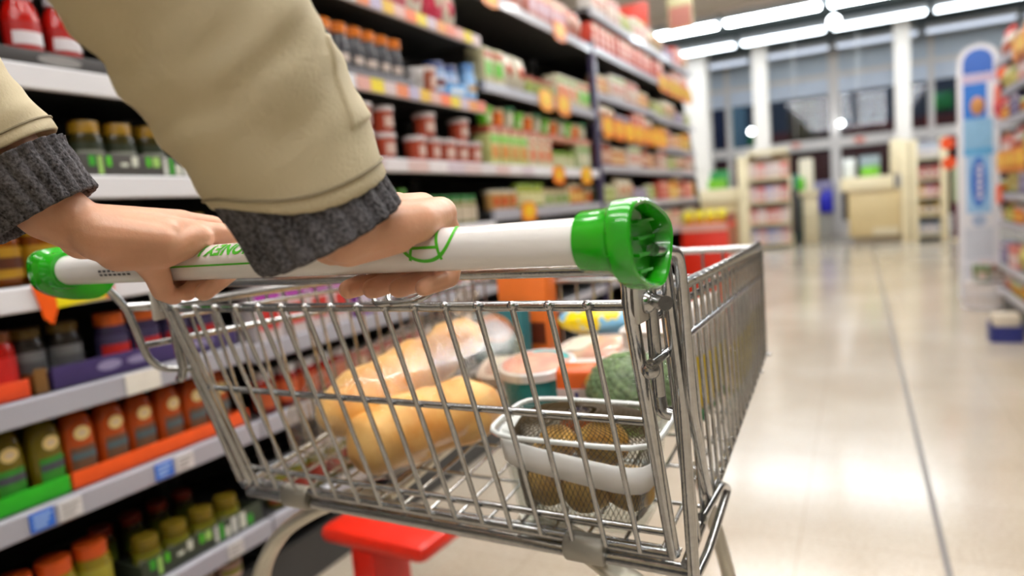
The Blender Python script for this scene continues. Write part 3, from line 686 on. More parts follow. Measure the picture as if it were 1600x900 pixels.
# round wire bin
t = thing('wire_bin', 'round white wire bin on the floor at the foot of the blue board', 'bin', (.93, 6.50, 0))
bm = bmesh.new()
for z in (.01, .12, .24, .36): tube(bm, [(.20*cos(2*pi*k/28), .20*sin(2*pi*k/28), z) for k in range(28)], .005, 6, closed=True)
finish('hoops', bm, mat('white_wire', 'd8dae2', .35), t, 60)
bm = bmesh.new()
for k in range(28): rod(bm, (.20*cos(2*pi*k/28), .20*sin(2*pi*k/28), .01), (.20*cos(2*pi*k/28), .20*sin(2*pi*k/28), .36), .003)
finish('wires', bm, MATS['white_wire'], t, 60)
bm = bmesh.new(); lathe(bm, [(.19, .005), (.19, .20), (.02, .205)], 24); finish('liner', bm, mat('liner', 'cfc7c2', .5), t, 40)
for k in range(9):
    a = k * 2.39; r = .045 * sqrt(k + .3); o = tmpl('binpack%d' % (k % 3), [lambda: carton('snack_carton', .09, .08, .13, 'a84a34', 'd8b0a0'), lambda: carton('snack_carton', .09, .08, .13, '5f7a35', 'c9a890'), lambda: carton('snack_carton', .09, .08, .13, '8f5a3a', 'd0c0b0')][k % 3])
    o.location = (.93 + r*cos(a), 6.50 + r*sin(a), .212); o.rotation_euler = (0, 0, a); tag(o, '%s snack carton' % ['rust', 'green', 'brown'][k % 3] + ' heaped in the white wire bin, %s from the middle' % ORD[k], 'carton', 'snack cartons in the wire bin')
t = thing('stacking_crate', 'dark blue crate with a pale load on the floor by the right edge', 'crate', (.80, 5.16, 0))
bm = bmesh.new(); e = .085
box(bm, (-e, -e, 0), (e, e, .012)); box(bm, (-e, -e, .012), (-e + .01, e, .10), .003); box(bm, (e - .01, -e, .012), (e, e, .10), .003); box(bm, (-e + .01, -e, .012), (e - .01, -e + .01, .10)); box(bm, (-e + .01, e - .01, .012), (e - .01, e, .10)); finish('body', bm, PM('27307a', .4), t, 30)
bm = bmesh.new(); box(bm, (-e, -e - .003, .10), (-e + .012, e, .118), .003); box(bm, (e - .012, -e - .003, .10), (e, e, .118), .003); finish('rim', bm, PM('3a3f6a', .4), t, 30)
bm = bmesh.new(); box(bm, (-.07, -.07, .014), (.07, .07, .17), .008); tag(finish('cardboard_box', bm, PM('cfc3ae', .6), None, 30, (.80, 5.16, .0)), 'pale cardboard box sitting in the dark blue crate', 'box')

# red dump bin beyond the shelves
t = thing('dump_bin', 'red cardboard dump bin standing against the far shelves beyond the trolley', 'display bin', (-1.235, 6.55, 0))
bm = bmesh.new(); box(bm, (-.205, -.25, 0), (.205, .25, .80), .008); finish('body', bm, PM('e02a0a', .45), t, 30)
bm = bmesh.new(); box(bm, (.206, -.24, .02), (.212, .24, .76)); finish('side_panel', bm, PM('a4603c', .6), t, 0)
bm = bmesh.new(); box(bm, (-.205, -.262, .74), (.205, -.2505, .80)); finish('pale_rim', bm, PM('e0b0a0', .5), t, 0)
bm = bmesh.new(); box(bm, (.19, -.24, .8005), (.205, .24, .88)); finish('end_wall', bm, PM('9a4a30', .5), t, 0)
for i in range(4):
    o = tmpl('bananapack', lambda: pouch('snack_bag', .07, .09, .12, 'd6cf12', 'e6dd40')); o.location = (-1.39 + i * .098, 6.42, .803); o.rotation_euler = (0, 0, -pi/2)
    tag(o, '%s yellow snack bag standing in the red dump bin' % ORD[i], 'bag', 'yellow snack bags in the red bin')

# checkouts
CREAM = mat('laminate_cream', 'e2d3ae', .4, var=.03, vscale=3); TAN = mat('laminate_tan', 'c8b182', .45, var=.04, vscale=3)
def part(name, a, b_, m, t, bev=.006):
    bm = bmesh.new(); box(bm, a, b_, bev); return finish(name, bm, m, t, 30)
t = thing('checkout_counter', 'cream checkout counter with tan front, right of the slim post', 'checkout', (.22, 13.6, 0))
part('body', (-.38, 0, .12), (.44, .7, .92), TAN, t); part('kick_plate', (-.30, .03, 0), (.44, .7, .12), mat('kick_grey', '8b7c66', .5), t); part('kick_panel', (.0, -.012, .14), (.40, -.001, .26), mat('kick_pale', 'cdbf9f', .5), t)
part('worktop', (-.50, -.05, .92), (.34, .75, 1.16), CREAM, t, .03)
part('end_panel', (.29, -.04, 1.163), (.46, .5, 1.75), CREAM, t); part('side_fin', (.445, -.05, 0), (.56, .2, 1.72), CREAM, t)
t = thing('till_screen', 'white rounded till on the cream checkout counter', 'till', (-.14, 13.75, 1.163))
part('body', (-.09, -.08, 0), (.11, .08, .34), mat('till_white', 'dfe2dc', .4), t, .03); part('foot', (-.07, -.06, -.001), (.09, .06, .0), mat('till_white', 'dfe2dc', .4), t, 0)
t = thing('carrier_bag_rack', 'green carrier bag rack on the cream checkout counter', 'bag rack', (.19, 13.8, 1.163))
part('bag_pile', (-.14, -.06, 0), (.15, .06, .17), PM('7cc62a', .5), t, .02); part('backing', (-.15, .065, 0), (.17, .08, .36), mat('grey_screen', '8d9aa0', .4), t)
t = thing('display_rack', 'cream snack rack with dark goods, at the end of the right checkout', 'display rack', (1.06, 13.5, 0))
part('side_panel', (-.26, 0, 0), (-.16, .4, 1.70), CREAM, t); part('side_panel', (.17, 0, 0), (.27, .4, 1.70), CREAM, t); part('back', (-.158, .36, 0), (.168, .39, 1.70), mat('rack_grey', '8f8f98', .5), t, 0)
for z in (.12, .45, .75, 1.05, 1.40): part('shelf', (-.158, .0, z - .03), (.168, .358, z), CREAM, t, 0)
def goods(t0, x0, x1, y, z, n, cc, place, h=.2):
    wd = (x1 - x0) / n
    for i in range(n):
        o = tmpl(('rackpack', cc[i % len(cc)], round(wd, 3), h), lambda: carton('snack_pack', .06, wd * .94, h, cc[i % len(cc)], 'd8c8c0', None)); o.location = (x0 + wd * (i + .5), y, z + .002); o.rotation_euler = (0, 0, -pi/2)
        tag(o, '%s snack pack %s' % (ORD[i], place), 'pack', 'snack packs ' + place)
for z, cc, nm in [(.12, ['8f9aa8', '9a9aa4'], 'bottom'), (.45, ['b0902a', '6d5a1c'], 'second'), (.75, ['d8a03c', 'c98a9a', 'b0483c'], 'third'), (1.05, ['b04038', 'a35a50'], 'fourth'), (1.40, ['c9cdd8', 'b9c0d0'], 'top')]:
    goods(t, .91, 1.22, 13.60, z, 3, cc, 'on the %s shelf of the right snack rack' % nm, .19)
t = thing('gift_card_stand', 'narrow stand with a dark red panel beside the right snack rack', 'stand', (1.48, 13.4, 0))
part('base', (-.12, -.12, 0), (.12, .12, .03), CREAM, t); part('panel', (-.09, -.02, .03), (.02, .02, .62), PM('5a1420', .5), t); part('upper_panel', (-.10, -.02, .62), (.11, .02, 1.3), PM('a8b08a', .5), t)
# left rack
t = thing('display_rack', 'tall cream snack rack with pink goods, left of the shop floor', 'display rack', (-1.47, 13.5, 0))
part('side_panel', (-.52, 0, 0), (-.34, .45, 1.72), CREAM, t); part('side_panel', (.36, .0, 0), (.39, .4, 1.3), CREAM, t); part('back', (-.338, .38, 0), (.358, .41, 1.70), mat('rack_tan', 'bba888', .5), t, 0)
for z in (.10, .48, .88, 1.30): part('shelf', (-.338, .0, z - .04), (.358, .378, z), CREAM, t, 0)
part('dark_strip', (.392, -.02, .25), (.50, .3, 1.05), mat('rack_dark', '2a2422', .5), t)
part('header', (-.338, .02, 1.72), (.358, .3, 1.80), CREAM, t)
for z, cc, nm in [(.10, ['b9b4d0', 'd8a0a8', '8f9ad0'], 'bottom'), (.48, ['d88a88', 'dcc8c8', 'd06a60'], 'second'), (.88, ['d8b8bc', 'cf6a6a', 'b0a8c9'], 'third'), (1.30, ['d9c4bc', 'd87a70', 'c9b0b0'], 'top')]:
    goods(t, -1.80, -1.12, 13.62, z, 5, cc, 'on the %s shelf of the left snack rack' % nm, .26)
t = thing('checkout_counter', 'low cream checkout counter at the far left, under the green box', 'checkout', (-2.55, 13.7, 0))
part('body', (-.5, 0, 0), (.52, .56, .90), TAN, t); part('worktop', (-.55, -.05, .90), (.545, .6, 1.17), CREAM, t, .03)
t = thing('carrier_bag_rack', 'lime green bag rack on the far left checkout counter', 'bag rack', (-2.42, 13.85, 1.173))
part('bag_pile', (-.17, -.06, 0), (.17, .06, .18), PM('7cc62a', .5), t, .02); part('backing', (-.14, .065, 0), (.22, .08, .34), mat('bag_green', '2f8a4a', .4), t)
t = thing('checkout_counter', 'cream checkout counter behind the left snack rack', 'checkout', (-.86, 14.6, 0))
part('body', (-.10, 0, 0), (.16, .7, .9), CREAM, t); part('worktop', (-.22, -.05, .90), (.2, .72, 1.0), CREAM, t, .02); part('screen_panel', (-.16, .1, 1.0), (.1, .16, 1.62), mat('screen_cream', 'e6dcc4', .4), t, .03)
bm = bmesh.new(); box(bm, (-.07, -.03, 0), (.07, .03, .26), .02); tag(finish('carrier_bag', bm, PM('63c21f', .5), None, 30, (-.98, 14.58, 1.003)), 'bright green carrier bag upright on the counter behind the left snack rack', 'bag')
t = thing('storage_bin', 'bright blue storage bin by the shop doors', 'bin', (-.72, 15.9, 0))
bm = bmesh.new(); lathe(bm, [(.20, .0), (.24, .48), (.25, .5)], 4, sx=1, sy=.8, n=8); finish('leg_frame', bm, mat('bin_frame', 'c9c4ba', .5), t, 0)
part('body', (-.26, -.18, .52), (.26, .18, .98), PM('2226d0', .4), t, .02); part('lid', (-.27, -.19, .98), (.27, .19, 1.16), PM('9a94bc', .4), t, .02)
t = thing('storage_bin', 'dark teal storage bin left of the bright blue bin', 'bin', (-1.16, 15.9, 0))
part('body', (-.15, -.16, 0), (.15, .16, .98), PM('3f5a58', .5), t, .02); part('lid', (-.16, -.17, .98), (.16, .17, 1.35), PM('2f8a80', .4), t, .03)
for i, (x, c) in enumerate([(-1.02, 'd98a78'), (.05, 'd8501c')]):
    t = thing('checkout_lamp', '%s checkout number lamp hanging near the shop front' % ['pale pink', 'orange'][i], 'lamp', (x, 14.3, 1.86 if i == 0 else 1.84))
    bm = bmesh.new(); lathe(bm, [(.02, -.05), (.09, -.02), (.09, .02), (.02, .05)], 16); finish('shade', bm, PM(c, .4), t, 40)
    bm = bmesh.new(); rod(bm, (0, 0, .05), (0, 0, 3.95 - 1.86), .006); finish('rod', bm, CHROME2, t, 60)
# globe lamps
GL = emis('globe_lamp_glass', 'f4fbff', 16)
for x, y, z, r, l in [(-.26, 11.9, 3.50, .085, 'large bright globe lamp hanging under the dark ceiling'), (-2.05, 16.2, 2.38, .06, 'bright round lamp on the dark window, left of the slim post'), (-.28, 16.26, 2.33, .05, 'bright round lamp on the slim front post')]:
    t = thing('globe_lamp', l, 'lamp', (x, y, z))
    bm = bmesh.new(); ball(bm, (0, 0, 0), r, 20, 14); finish('globe', bm, GL, t, 180)
    bm = bmesh.new()
    if y < 12: rod(bm, (0, 0, r), (0, 0, 3.95 - z), .008)
    else: rod(bm, (0, .02, 0), (0, 16.45 - y, 0), .02)
    finish('stem', bm, HOUS, t, 60)
# red pedestal stool by the shelf foot
t = thing('step_stool', 'red plastic pedestal step stool on the floor under the trolley', 'stool', (-1.06, 1.33, 0), radians(-4))
part('seat', (-.165, -.10, .258), (.165, .10, .302), PM('ee2a12', .3), t, .02); part('pedestal', (-.075, -.09, .02), (.0, .05, .258), PM('e0220f', .3), t, .012); part('foot', (-.15, -.11, 0), (.12, .11, .02), PM('c2160c', .3), t, .006)
# ------------------------------------------------------------------ shopping trolley (trolley frame: x right, y forward)
cart = link('shopping_trolley', None); cart.matrix_world = CART
tag(cart, 'wire shopping trolley with white handle and green end caps', 'shopping trolley')
HZ = 1.02; HR = .0155
bm = bmesh.new(); q = Matrix.Translation((0, 0, HZ)) @ Matrix.Rotation(pi/2, 4, 'Y')
loft(bm, [[(x, HR*r*cos(2*pi*k/48), HZ + HR*r*sin(2*pi*k/48)) for k in range(48)] for x, r in [(-.30, .98), (-.29, 1), (-.1, 1), (.1, 1), (.295, 1), (.302, .98)]])
handle = finish('handle', bm, WHITE, cart, 60)
def on_handle(x, th, d=.0004):
    r = HR + d
    return V((x, -r * sin(th), HZ + r * cos(th)))
def text_on_handle(s, xc, th0, size, m, shear=.28, flip=True):
    cu = bpy.data.curves.new('lettering', 'FONT'); cu.body = s; cu.size = size; cu.align_x = 'CENTER'; cu.shear = shear; cu.space_character = 1.05; cu.resolution_u = 3; cu.offset = .0006
    o = bpy.data.objects.new('lettering', cu); COL.objects.link(o)
    me = bpy.data.meshes.new_from_object(o.evaluated_get(bpy.context.evaluated_depsgraph_get()))
    COL.objects.unlink(o); bpy.data.objects.remove(o)
    bm = bmesh.new(); bm.from_mesh(me)
    bmesh.ops.subdivide_edges(bm, edges=[e for e in bm.edges if e.calc_length() > .002], cuts=2)
    for v in bm.verts:
        x, y = v.co.x, v.co.y
        if flip: v.co = on_handle(xc - x, th0 + y / HR)
        else: v.co = on_handle(xc + x, th0 - y / HR)
    return finish('lettering', bm, m, handle, 0)
text_on_handle('SAVE MONEY LIVE BETTER', -.052, radians(22), .0168, GREENINK)
def strip_on_handle(name, pts, wd, m):
    """thin printed stroke through (x, theta) points on the handle"""
    bm = bmesh.new(); L, R_ = [], []
    for i, (x, t) in enumerate(pts):
        a = pts[max(i-1, 0)]; b = pts[min(i+1, len(pts)-1)]
        dx, dt = b[0] - a[0], (b[1] - a[1]) * HR; l = hypot(dx, dt) or 1
        nx, nt = -dt / l, dx / l
        L.append(bm.verts.new(on_handle(x + nx*wd/2, t + nt*wd/2/HR))); R_.append(bm.verts.new(on_handle(x - nx*wd/2, t - nt*wd/2/HR)))
    for i in range(len(pts) - 1): bm.faces.new((L[i], L[i+1], R_[i+1], R_[i]))
    return finish(name, bm, m, handle, 0)
strip_on_handle('printed_line', [(-.125 + i * .005, radians(96)) for i in range(34)], .0015, GREENINK)
ring = [(.180 + .0225 * cos(a), radians(40) + .0205 * sin(a) / HR) for a in [2*pi*k/48 for k in range(49)]]
strip_on_handle('logo_ring', ring, .0026, GREENINK)
strip_on_handle('logo_stroke', [(.187 + .0006*k, radians(25 + 8*k)) for k in range(12)], .0024, GREENINK)
strip_on_handle('logo_stroke', [(.173 - .0006*k, radians(25 + 8*k)) for k in range(12)], .0024, GREENINK)
strip_on_handle('logo_stroke', [(.170 + .005*k, radians(80)) for k in range(5)], .0020, GREENINK)
for k in range(7):
    for t in (98, 112):
        x = -.216 + k * .0075; strip_on_handle('small_print', [(x, radians(t)), (x + .0052, radians(t))], .0022, BLACKINK)
# end caps
def resample(poly, n, it=3):
    P = [V((a, b)) for a, b in poly]
    for _ in range(it):
        Q = []
        for i in range(len(P)):
            a, b = P[i], P[(i+1) % len(P)]; Q += [a * .75 + b * .25, a * .25 + b * .75]
        P = Q
    d = [0]
    for i in range(len(P)): d.append(d[-1] + (P[(i+1) % len(P)] - P[i]).length)
    out = []
    for k in range(n):
        s = d[-1] * k / n; i = max(j for j in range(len(P)) if d[j] <= s); a, b = P[i], P[(i+1) % len(P)]
        out.append(a + (b - a) * ((s - d[i]) / max(1e-9, d[i+1] - d[i])))
    return out
capP = resample([(-.024, 1.0405), (.004, 1.0465), (.030, 1.043), (.069, 1.030), (.071, 1.013), (.050, .985), (.024, .984), (-.010, .994), (-.024, 1.008)], 48, 3)
c0 = V((0, HZ))
# start angle alignment with circle
ang0 = atan2(capP[0].y - c0.y, capP[0].x - c0.x)
for s in (-1, 1):
    cc = sum(capP, V((0, 0))) / 48
    circ = [V((c0.x + cos(ang0 - 2*pi*k/48), c0.y + sin(ang0 - 2*pi*k/48))) for k in range(48)]
    sgn_area = sum(capP[i].x * capP[(i+1) % 48].y - capP[(i+1) % 48].x * capP[i].y for i in range(48))
    if sgn_area > 0: circ = [V((c0.x + cos(ang0 + 2*pi*k/48), c0.y + sin(ang0 + 2*pi*k/48))) for k in range(48)]
    C = lambda r: [c0 + (p - c0) * r for p in circ]
    Pf = lambda f, t: [(c0 + (p - c0) * .0215) * (1 - t) + (cc + (q - cc) * f) * t for p, q in zip(circ, capP)]
    sec = [(.294, C(.0165)), (.294, C(.0190)), (.2955, C(.0196)), (.308, C(.0200)), (.3135, C(.0206)), (.316, Pf(.9, .35)), (.3175, Pf(.96, .75)), (.3195, Pf(1, 1)), (.330, Pf(1, 1)), (.3325, Pf(.975, 1)), (.3335, Pf(.93, 1)), (.3325, Pf(.87, 1)), (.321, Pf(.80, 1))]
    bm = bmesh.new(); loft(bm, [[(s * x, p.x, p.y) for p in r] for x, r in sec]); cap = finish('end_cap', bm, GREEN, cart, 35)
    bm = bmesh.new()
    for k in range(4):
        zz = 1.030 - .011 * k; box(bm, (min(s*.321, s*.325), .018, zz - .001), (max(s*.321, s*.325), .056 - .004*k, zz + .001))
    finish('recess_rib', bm, GREEN, cap, 0)
    bm = bmesh.new(); loft(bm, [[(s * x, .003 + .0085*cos(2*pi*k/20), 1.018 + .0115*sin(2*pi*k/20)) for k in range(20)] for x in (.3205, .3228)]); finish('bolt_hole', bm, mat('bolt_dark', '3c4238', .4, .6), cap, 40)
# frame tubes
def tpart(name, paths, m=CHROME, seg=12, parent=cart):
    bm = bmesh.new()
    for pts, r, *f in paths: tube(bm, fillet(pts, f[0] if f else 0, 5) if f and f[0] else pts, r, seg, f[1] if len(f) > 1 else None, f[2] if len(f) > 2 else False)
    return finish(name, bm, m, parent, 60)
def FP(x, t): return V((x, .10 + .08 * t, .963 - .238 * t))
tpart('rear_frame', [([FP(-.283, 1.03), FP(-.287, 0), (-.289, .088, .994), (.291, .088, .994), FP(.286, 0), FP(.284, 1.03)], .0062, .022)])
RG = [([FP(-.282, 0.0), FP(.283, 0.0)], .0046), ([FP(-.281, .44), FP(.281, .44)], .0036), ([FP(-.281, .93), FP(.281, .93)], .0036), ([FP(-.284, 1.035), FP(.284, 1.035)], .0052)]
gate = tpart('rear_gate', RG)
tpart('gate_wires', [([FP(-.264 + .0345 * i, -.012) - V((0, .006, 0)), FP(-.264 + .0345 * i, 1.03) - V((0, .006, 0))], .0027) for i in range(16)], CHROME, 8, gate)
for i in range(16):
    bm = bmesh.new(); ball(bm, FP(-.264 + .0345 * i, -.006) - V((0, .006, 0)), .0042, 10, 8); finish('wire_end', bm, CHROME, gate, 180)
tpart('rear_cross_tube', [([(-.292, .185, .702), (.300, .185, .702)], .0068)])
for x in (-.20, .195):
    bm = bmesh.new(); tube(bm, [(x - .021, .183, .708), (x - .019, .183, .708), (x + .019, .183, .708), (x + .021, .183, .708)], [.0105, .012, .012, .0105], 16, (1.25, 1)); finish('pivot_clip', bm, mat('clip_grey', 'a9a69c', .45, .5), cart, 40)
zf = lambda y: .714 + (y - .18) * .121
def side(s):
    X = lambda y, k=0: s * (.299 - (y - .115) * .038)
    rim = [(s*(.322 if s > 0 else .330), .078, .968), (X(.115), .115, .965), (X(.75), .75, .954)]
    R = [(rim, .0056), ([(X(.12), .12, .950), (X(.75), .75, .941)], .0034), ([(s*.304 if s > 0 else s*.330, .090, .919), (X(.75), .75, .909)], .0042), ([(X(.185), .178, .712), (X(.75), .75, .782)], .0052)]
    o = tpart('side_panel', R)
    W = []
    n = 21
    for i in range(n):
        y = .135 + i * .0295; yb = .19 + (y - .135) * (.75 - .19) / (.75 - .135)
        W.append(([(X(y) + s*.003, y, .966), (X(yb) + s*.003, yb, zf(yb) - .002)], .0024))
    tpart('side_wires', W, CHROME, 8, o)
    bm = bmesh.new(); ball(bm, (X(.1), .10, .965), .0085, 12, 8); finish('rail_knob', bm, CHROME, o, 180)
    if s > 0:
        bm = bmesh.new(); ball(bm, (s * .300, .100, .912), .0075, 14, 10); finish('rail_knob', bm, CHROME, o, 180)
for s in (-1, 1): side(s)
XF_ = .2748
front = tpart('front_panel', [([(-XF_, .75, .954), (XF_, .75, .954)], .0056), ([(-XF_, .75, .909), (XF_, .75, .909)], .004), ([(-XF_, .75, .782), (XF_, .75, .782)], .0052)] + [([(s*XF_, .75, .958), (s*XF_, .75, .778)], .005) for s in (-1, 1)])
tpart('front_wires', [([(-.25 + .0333*i, .753, .956), (-.25 + .0333*i, .753, .780)], .0024) for i in range(16)], CHROME, 8, front)
grid = tpart('floor_grid', [([(-.29 + .004, .2 + .0785*k, zf(.2 + .0785*k) - .003), (.29 - .004, .2 + .0785*k, zf(.2 + .0785*k) - .003)], .0024) for k in range(8)] + [([(x, .186, zf(.186)), (x*.95, .75, zf(.75))], .0022) for x in [-.27 + .0386*i for i in range(15)]], CHROME, 8)
# side posts
tpart('handle_bracket', [([(.327, .04, 1.010), (.3265, .104, 1.003), (.319, .142, .868), (.306, .228, .764), (.298, .262, .742)], .0046, .02)])
tpart('handle_bracket', [([(-.330, .050, 1.003), (-.330, .076, .968), (-.330, .094, .902), (-.328, .108, .886), (-.296, .142, .880)], .0046, .010)])
for s in (-1, 1):
    tpart('side_post', [([(s*.300, .118, .885), (s*.300, .108, .988), (s*.312, .112, .996), (s*.312, .138, .885), (s*.308 if s > 0 else s*.303, .160 if s > 0 else .182, .705 if s > 0 else .718)], .0054, .012), ([(s*.300, .118, .887), (s*.302, .116, .874), (s*.309, .118, .872)], .0054, .006)])
    bm = bmesh.new(); box(bm, (min(s*.294, s*.299), .086, .950), (max(s*.294, s*.299), .120, .986), .002); finish('bracket_plate', bm, mat('plate_grey', 'c9c4bd', .4), cart, 30)
    if s > 0: tpart('corner_loop', [([(.303, .215, .742), (.301, .305, .738), (.299, .345, .718), (.300, .24, .694), (.304, .165, .700)], .0046, .014)])
# coin lock wires under the handle
tpart('coin_hook', [([(.062 + dx, .085, .990), (.062 + dx, .062, .978), (.070 + dx, .056, .972), (.112 + dx*.3, .058, .975), (.126, .075, .985)], .0026, .008) for dx in (0, .016)] + [([(.094, .088, .986), (.094, .058, .976)], .0026)])
# chassis: oval tube hoop at the rear, legs, base and castors
CREAMT = mat('chassis_zinc', 'cfcabb', .42, .75, var=.08, vscale=30)
for s in (-1, 1):
    tpart('chassis_leg', [([(s*.10, .235, .704), (s*.15, .225, .699), (s*.205, .213, .677), (s*.268, .21, .640), (s*.322, .21, .575), (s*.350, .215, .49), (s*.352, .24, .30), (s*.335, .28, .14)], .0125, .05, (.8, 1.35))], CREAMT, 14)
    tpart('chassis_beam', [([(s*.10, .235, .700), (s*.10, .70, .758)], .009)], CREAMT, 10)
tpart('front_leg', [([(.250, .40, .722), (.283, .40, .583), (.318, .42, .30), (.318, .46, .14)], .0085, .04)], CREAMT, 12)
tpart('base_frame', [([(-.335, .28, .135), (-.22, .86, .135), (.22, .86, .135), (.335, .28, .135)], .012, .08), ([(-.335, .28, .135), (.335, .28, .135)], .012)], CREAMT, 12)
for x, y in ((-.335, .28), (.335, .28), (-.21, .84), (.21, .84)):
    bm = bmesh.new(); box(bm, (x - .02, y - .055, .11), (x + .02, y + .005, .124), .003)
    for d in (-.02, .016): box(bm, (x + d, y - .055, .05), (x + d + .004, y - .02, .112), .001)
    rod(bm, (x, y - .01, .12), (x, y - .01, .14), .009, 12); fk = finish('castor', bm, CHROME2, cart, 30)
    bm = bmesh.new(); tube(bm, [(x - .014, y - .04, .05), (x - .012, y - .04, .05), (x + .012, y - .04, .05), (x + .014, y - .04, .05)], [.046, .05, .05, .046], 24); finish('wheel', bm, mat('castor_rubber', '4a4a4c', .5), fk, 40)
# ------------------------------------------------------------------ shopping in the basket
def ct(name, label, cat, x, y, z=None, rz=0, group=None):
    z = zf(y) + .0015 if z is None else z
    return thing(name, label, cat, cw(x, y, z), -HEAD + rz, group)
SLOPE = atan(.121)
CRUST = mat('bread_crust', 'e0aa52', .42, var=.0, vscale=16, bump=.25, bscale=70, col2='a8641c')
CRUST.node_tree.nodes['Color Ramp'].color_ramp.elements[0].color = lin('f3cf84'); CRUST.node_tree.nodes['Color Ramp'].color_ramp.elements[1].color = lin('c98228')
def loaf(label, a, b, r, seed):
    a, b = V(a), V(b); mid = (a + b) / 2
    t = thing('bread_baguette', label, 'bread', cw(*mid), 0); M = CART.inverted()
    d = (b - a); L = d.length; d.normalize(); sd = d.cross(V((0, 0, 1))).normalized(); up = sd.cross(d)
    bm = bmesh.new(); rings = []
    for i in range(33):
        u = i / 32; e = (1 - abs(2*u - 1) ** 5) ** .5 if 0 < u < 1 else .12
        e = max(e, .12); rr = r * e * (1 + .05 * sin(u * 19 + seed))
        cz = up * (.006 * sin(u * 3.1 + seed)); ring = []
        for k in range(28):
            th = 2*pi*k/28; f = 1.0
            slash = .10 * max(0, sin(u * 26 + 1.4 * cos(th) + seed)) * max(0, sin(th)) ** 2
            sq = .80 if sin(th) < 0 else .92
            p = mid * 0 + d * (L * (u - .5)) + cz + sd * (rr * cos(th)) + up * (rr * sin(th) * sq * (1 + slash))
            ring.append(Matrix.Rotation(-HEAD, 3, 'Z') @ p)
        rings.append(ring)
    loft(bm, rings); finish('crust', bm, CRUST, t, 180)
    # paler floured patch strips where the crust split
    return t
loaf('golden baguette nearest the rear gate, in the clear bag', (-.128, .206, .759), (-.018, .392, .783), .050, .3)
loaf('golden baguette at the back of the clear bag, by the left wires', (-.190, .235, .782), (-.178, .51, .834), .050, 2.1)
loaf('short golden roll on top of the baguettes, at the tied end of the bag', (-.120, .40, .848), (-.152, .545, .850), .033, 1.2)
# clear bag round both loaves
bag = ct('bread_bag', 'clear crinkled plastic bag of baguettes, tied with a white tie', 'plastic bag', -.12, .33, .72)
bm = bmesh.new(); rings = []
path = [((cxy[0], .196 + (cxy[1] - .135) * .866), hw, hh * 1.32, cz + .024) for cxy, hw, hh, cz in [((-.165, .135), .03, .02, .760), ((-.163, .148), .085, .042, .762), ((-.150, .19), .108, .052, .767), ((-.137, .26), .118, .056, .775), ((-.118, .34), .128, .058, .785), ((-.112, .41), .130, .058, .795),
        ((-.125, .47), .112, .054, .803), ((-.145, .515), .085, .048, .815), ((-.165, .545), .05, .036, .832), ((-.178, .565), .018, .014, .838), ((-.183, .575), .009, .008, .846), ((-.186, .582), .013, .010, .855), ((-.19, .59), .032, .016, .872)]]
for i, ((cx, cy), hw, hh, cz) in enumerate(path):
    ring = []
    for k in range(44):
        a = 2*pi*k/44; n = 1 + .07 * noise.noise(V((cos(a)*2.2, sin(a)*2.2, i * .9))) + .035 * sin(9*a + i * 1.7)
        q = (abs(cos(a))**2.6 + abs(sin(a))**2.6) ** (-1/2.6)
        x = cx + hw * cos(a) * q * n; z = max(cz + hh * sin(a) * q * n, zf(cy) + .002); y = cy + .012 * sin(3*a + i) - .25 * hw * cos(a) * q
        ring.append(bag.matrix_world.inverted() @ V((0, 0, 0)) if False else V((x, y, z)))
    rings.append(ring)
def tocart(bm, root_local, rz=0):
    """move mesh made in trolley coordinates into the frame of a root standing at root_local"""
    Mi = (Matrix.Translation(V(root_local)) @ Matrix.Rotation(rz, 4, 'Z')).inverted()
    for v in bm.verts: v.co = Mi @ v.co
loft(bm, rings); tocart(bm, (-.12, .33, .72)); finish('film', bm, film('bag_film', 'fffaf2', .985, .03, .22, .5, 65), bag, 180)
bm = bmesh.new(); tube(bm, [(-.183 + .011*cos(2*pi*k/16), .574 + .011*sin(2*pi*k/16), .846 + .004*sin(k)) for k in range(16)], .0035, 6, closed=True); tube(bm, [(-.176, .567, .846), (-.170, .562, .864), (-.168, .564, .881)], [.004, .005, .003], 8)
tocart(bm, (-.12, .33, .72)); finish('tie', bm, mat('tie_white', 'eceaea', .4), bag, 60)
# netted clear punnet of potatoes
PX, PY = .178, .231
pn = ct('potato_punnet', 'clear plastic punnet with a white paper band, of netted potatoes', 'punnet', PX, PY)
def rrect(hx, hy, z, n=40, p=5):
    out = []
    for k in range(n):
        a = 2*pi*(k+.5)/n; q = (abs(cos(a))**p + abs(sin(a))**p) ** (-1/p); out.append((hx*cos(a)*q, hy*sin(a)*q, z))
    return out
SH = lambda L: [(x, y, z + y * .121) for x, y, z in L]
CLEAR = film('punnet_clear', 'fafcfb', .982, .06, .18)
bm = bmesh.new(); loft(bm, [SH(rrect(a, b, z)) for a, b, z in [(.062, .036, .001), (.070, .040, .004), (.084, .047, .094), (.092, .052, .098), (.092, .052, .101), (.082, .045, .101), (.068, .039, .006)]]); finish('tub', bm, CLEAR, pn, 50)
bm = bmesh.new(); tube(bm, SH(rrect(.091, .0515, .0995)), .0028, 8, closed=True); finish('rim', bm, mat('rim_clear', 'dfe4e2', .15, coat=.5), pn, 60)
bm = bmesh.new(); W_ = []
f0 = SH(rrect(.0800, .0452, .058)); f1 = SH(rrect(.0835, .0472, .086))
idx = [k for k in range(40) if f0[k][1] < .03]
k0 = 20; seq = list(range(16, 40)) + [0]
seq = [k for k in range(17, 41)]
A = [bm.verts.new((f0[k % 40][0] + 0, f0[k % 40][1] - .0012, f0[k % 40][2] + .010 * (-(f0[k % 40][0]) / .08))) for k in seq]
B = [bm.verts.new((f1[k % 40][0], f1[k % 40][1] - .0012, f1[k % 40][2] + .010 * (-(f1[k % 40][0]) / .08))) for k in seq]
for i in range(len(seq) - 1): bm.faces.new((A[i], A[i+1], B[i+1], B[i]))
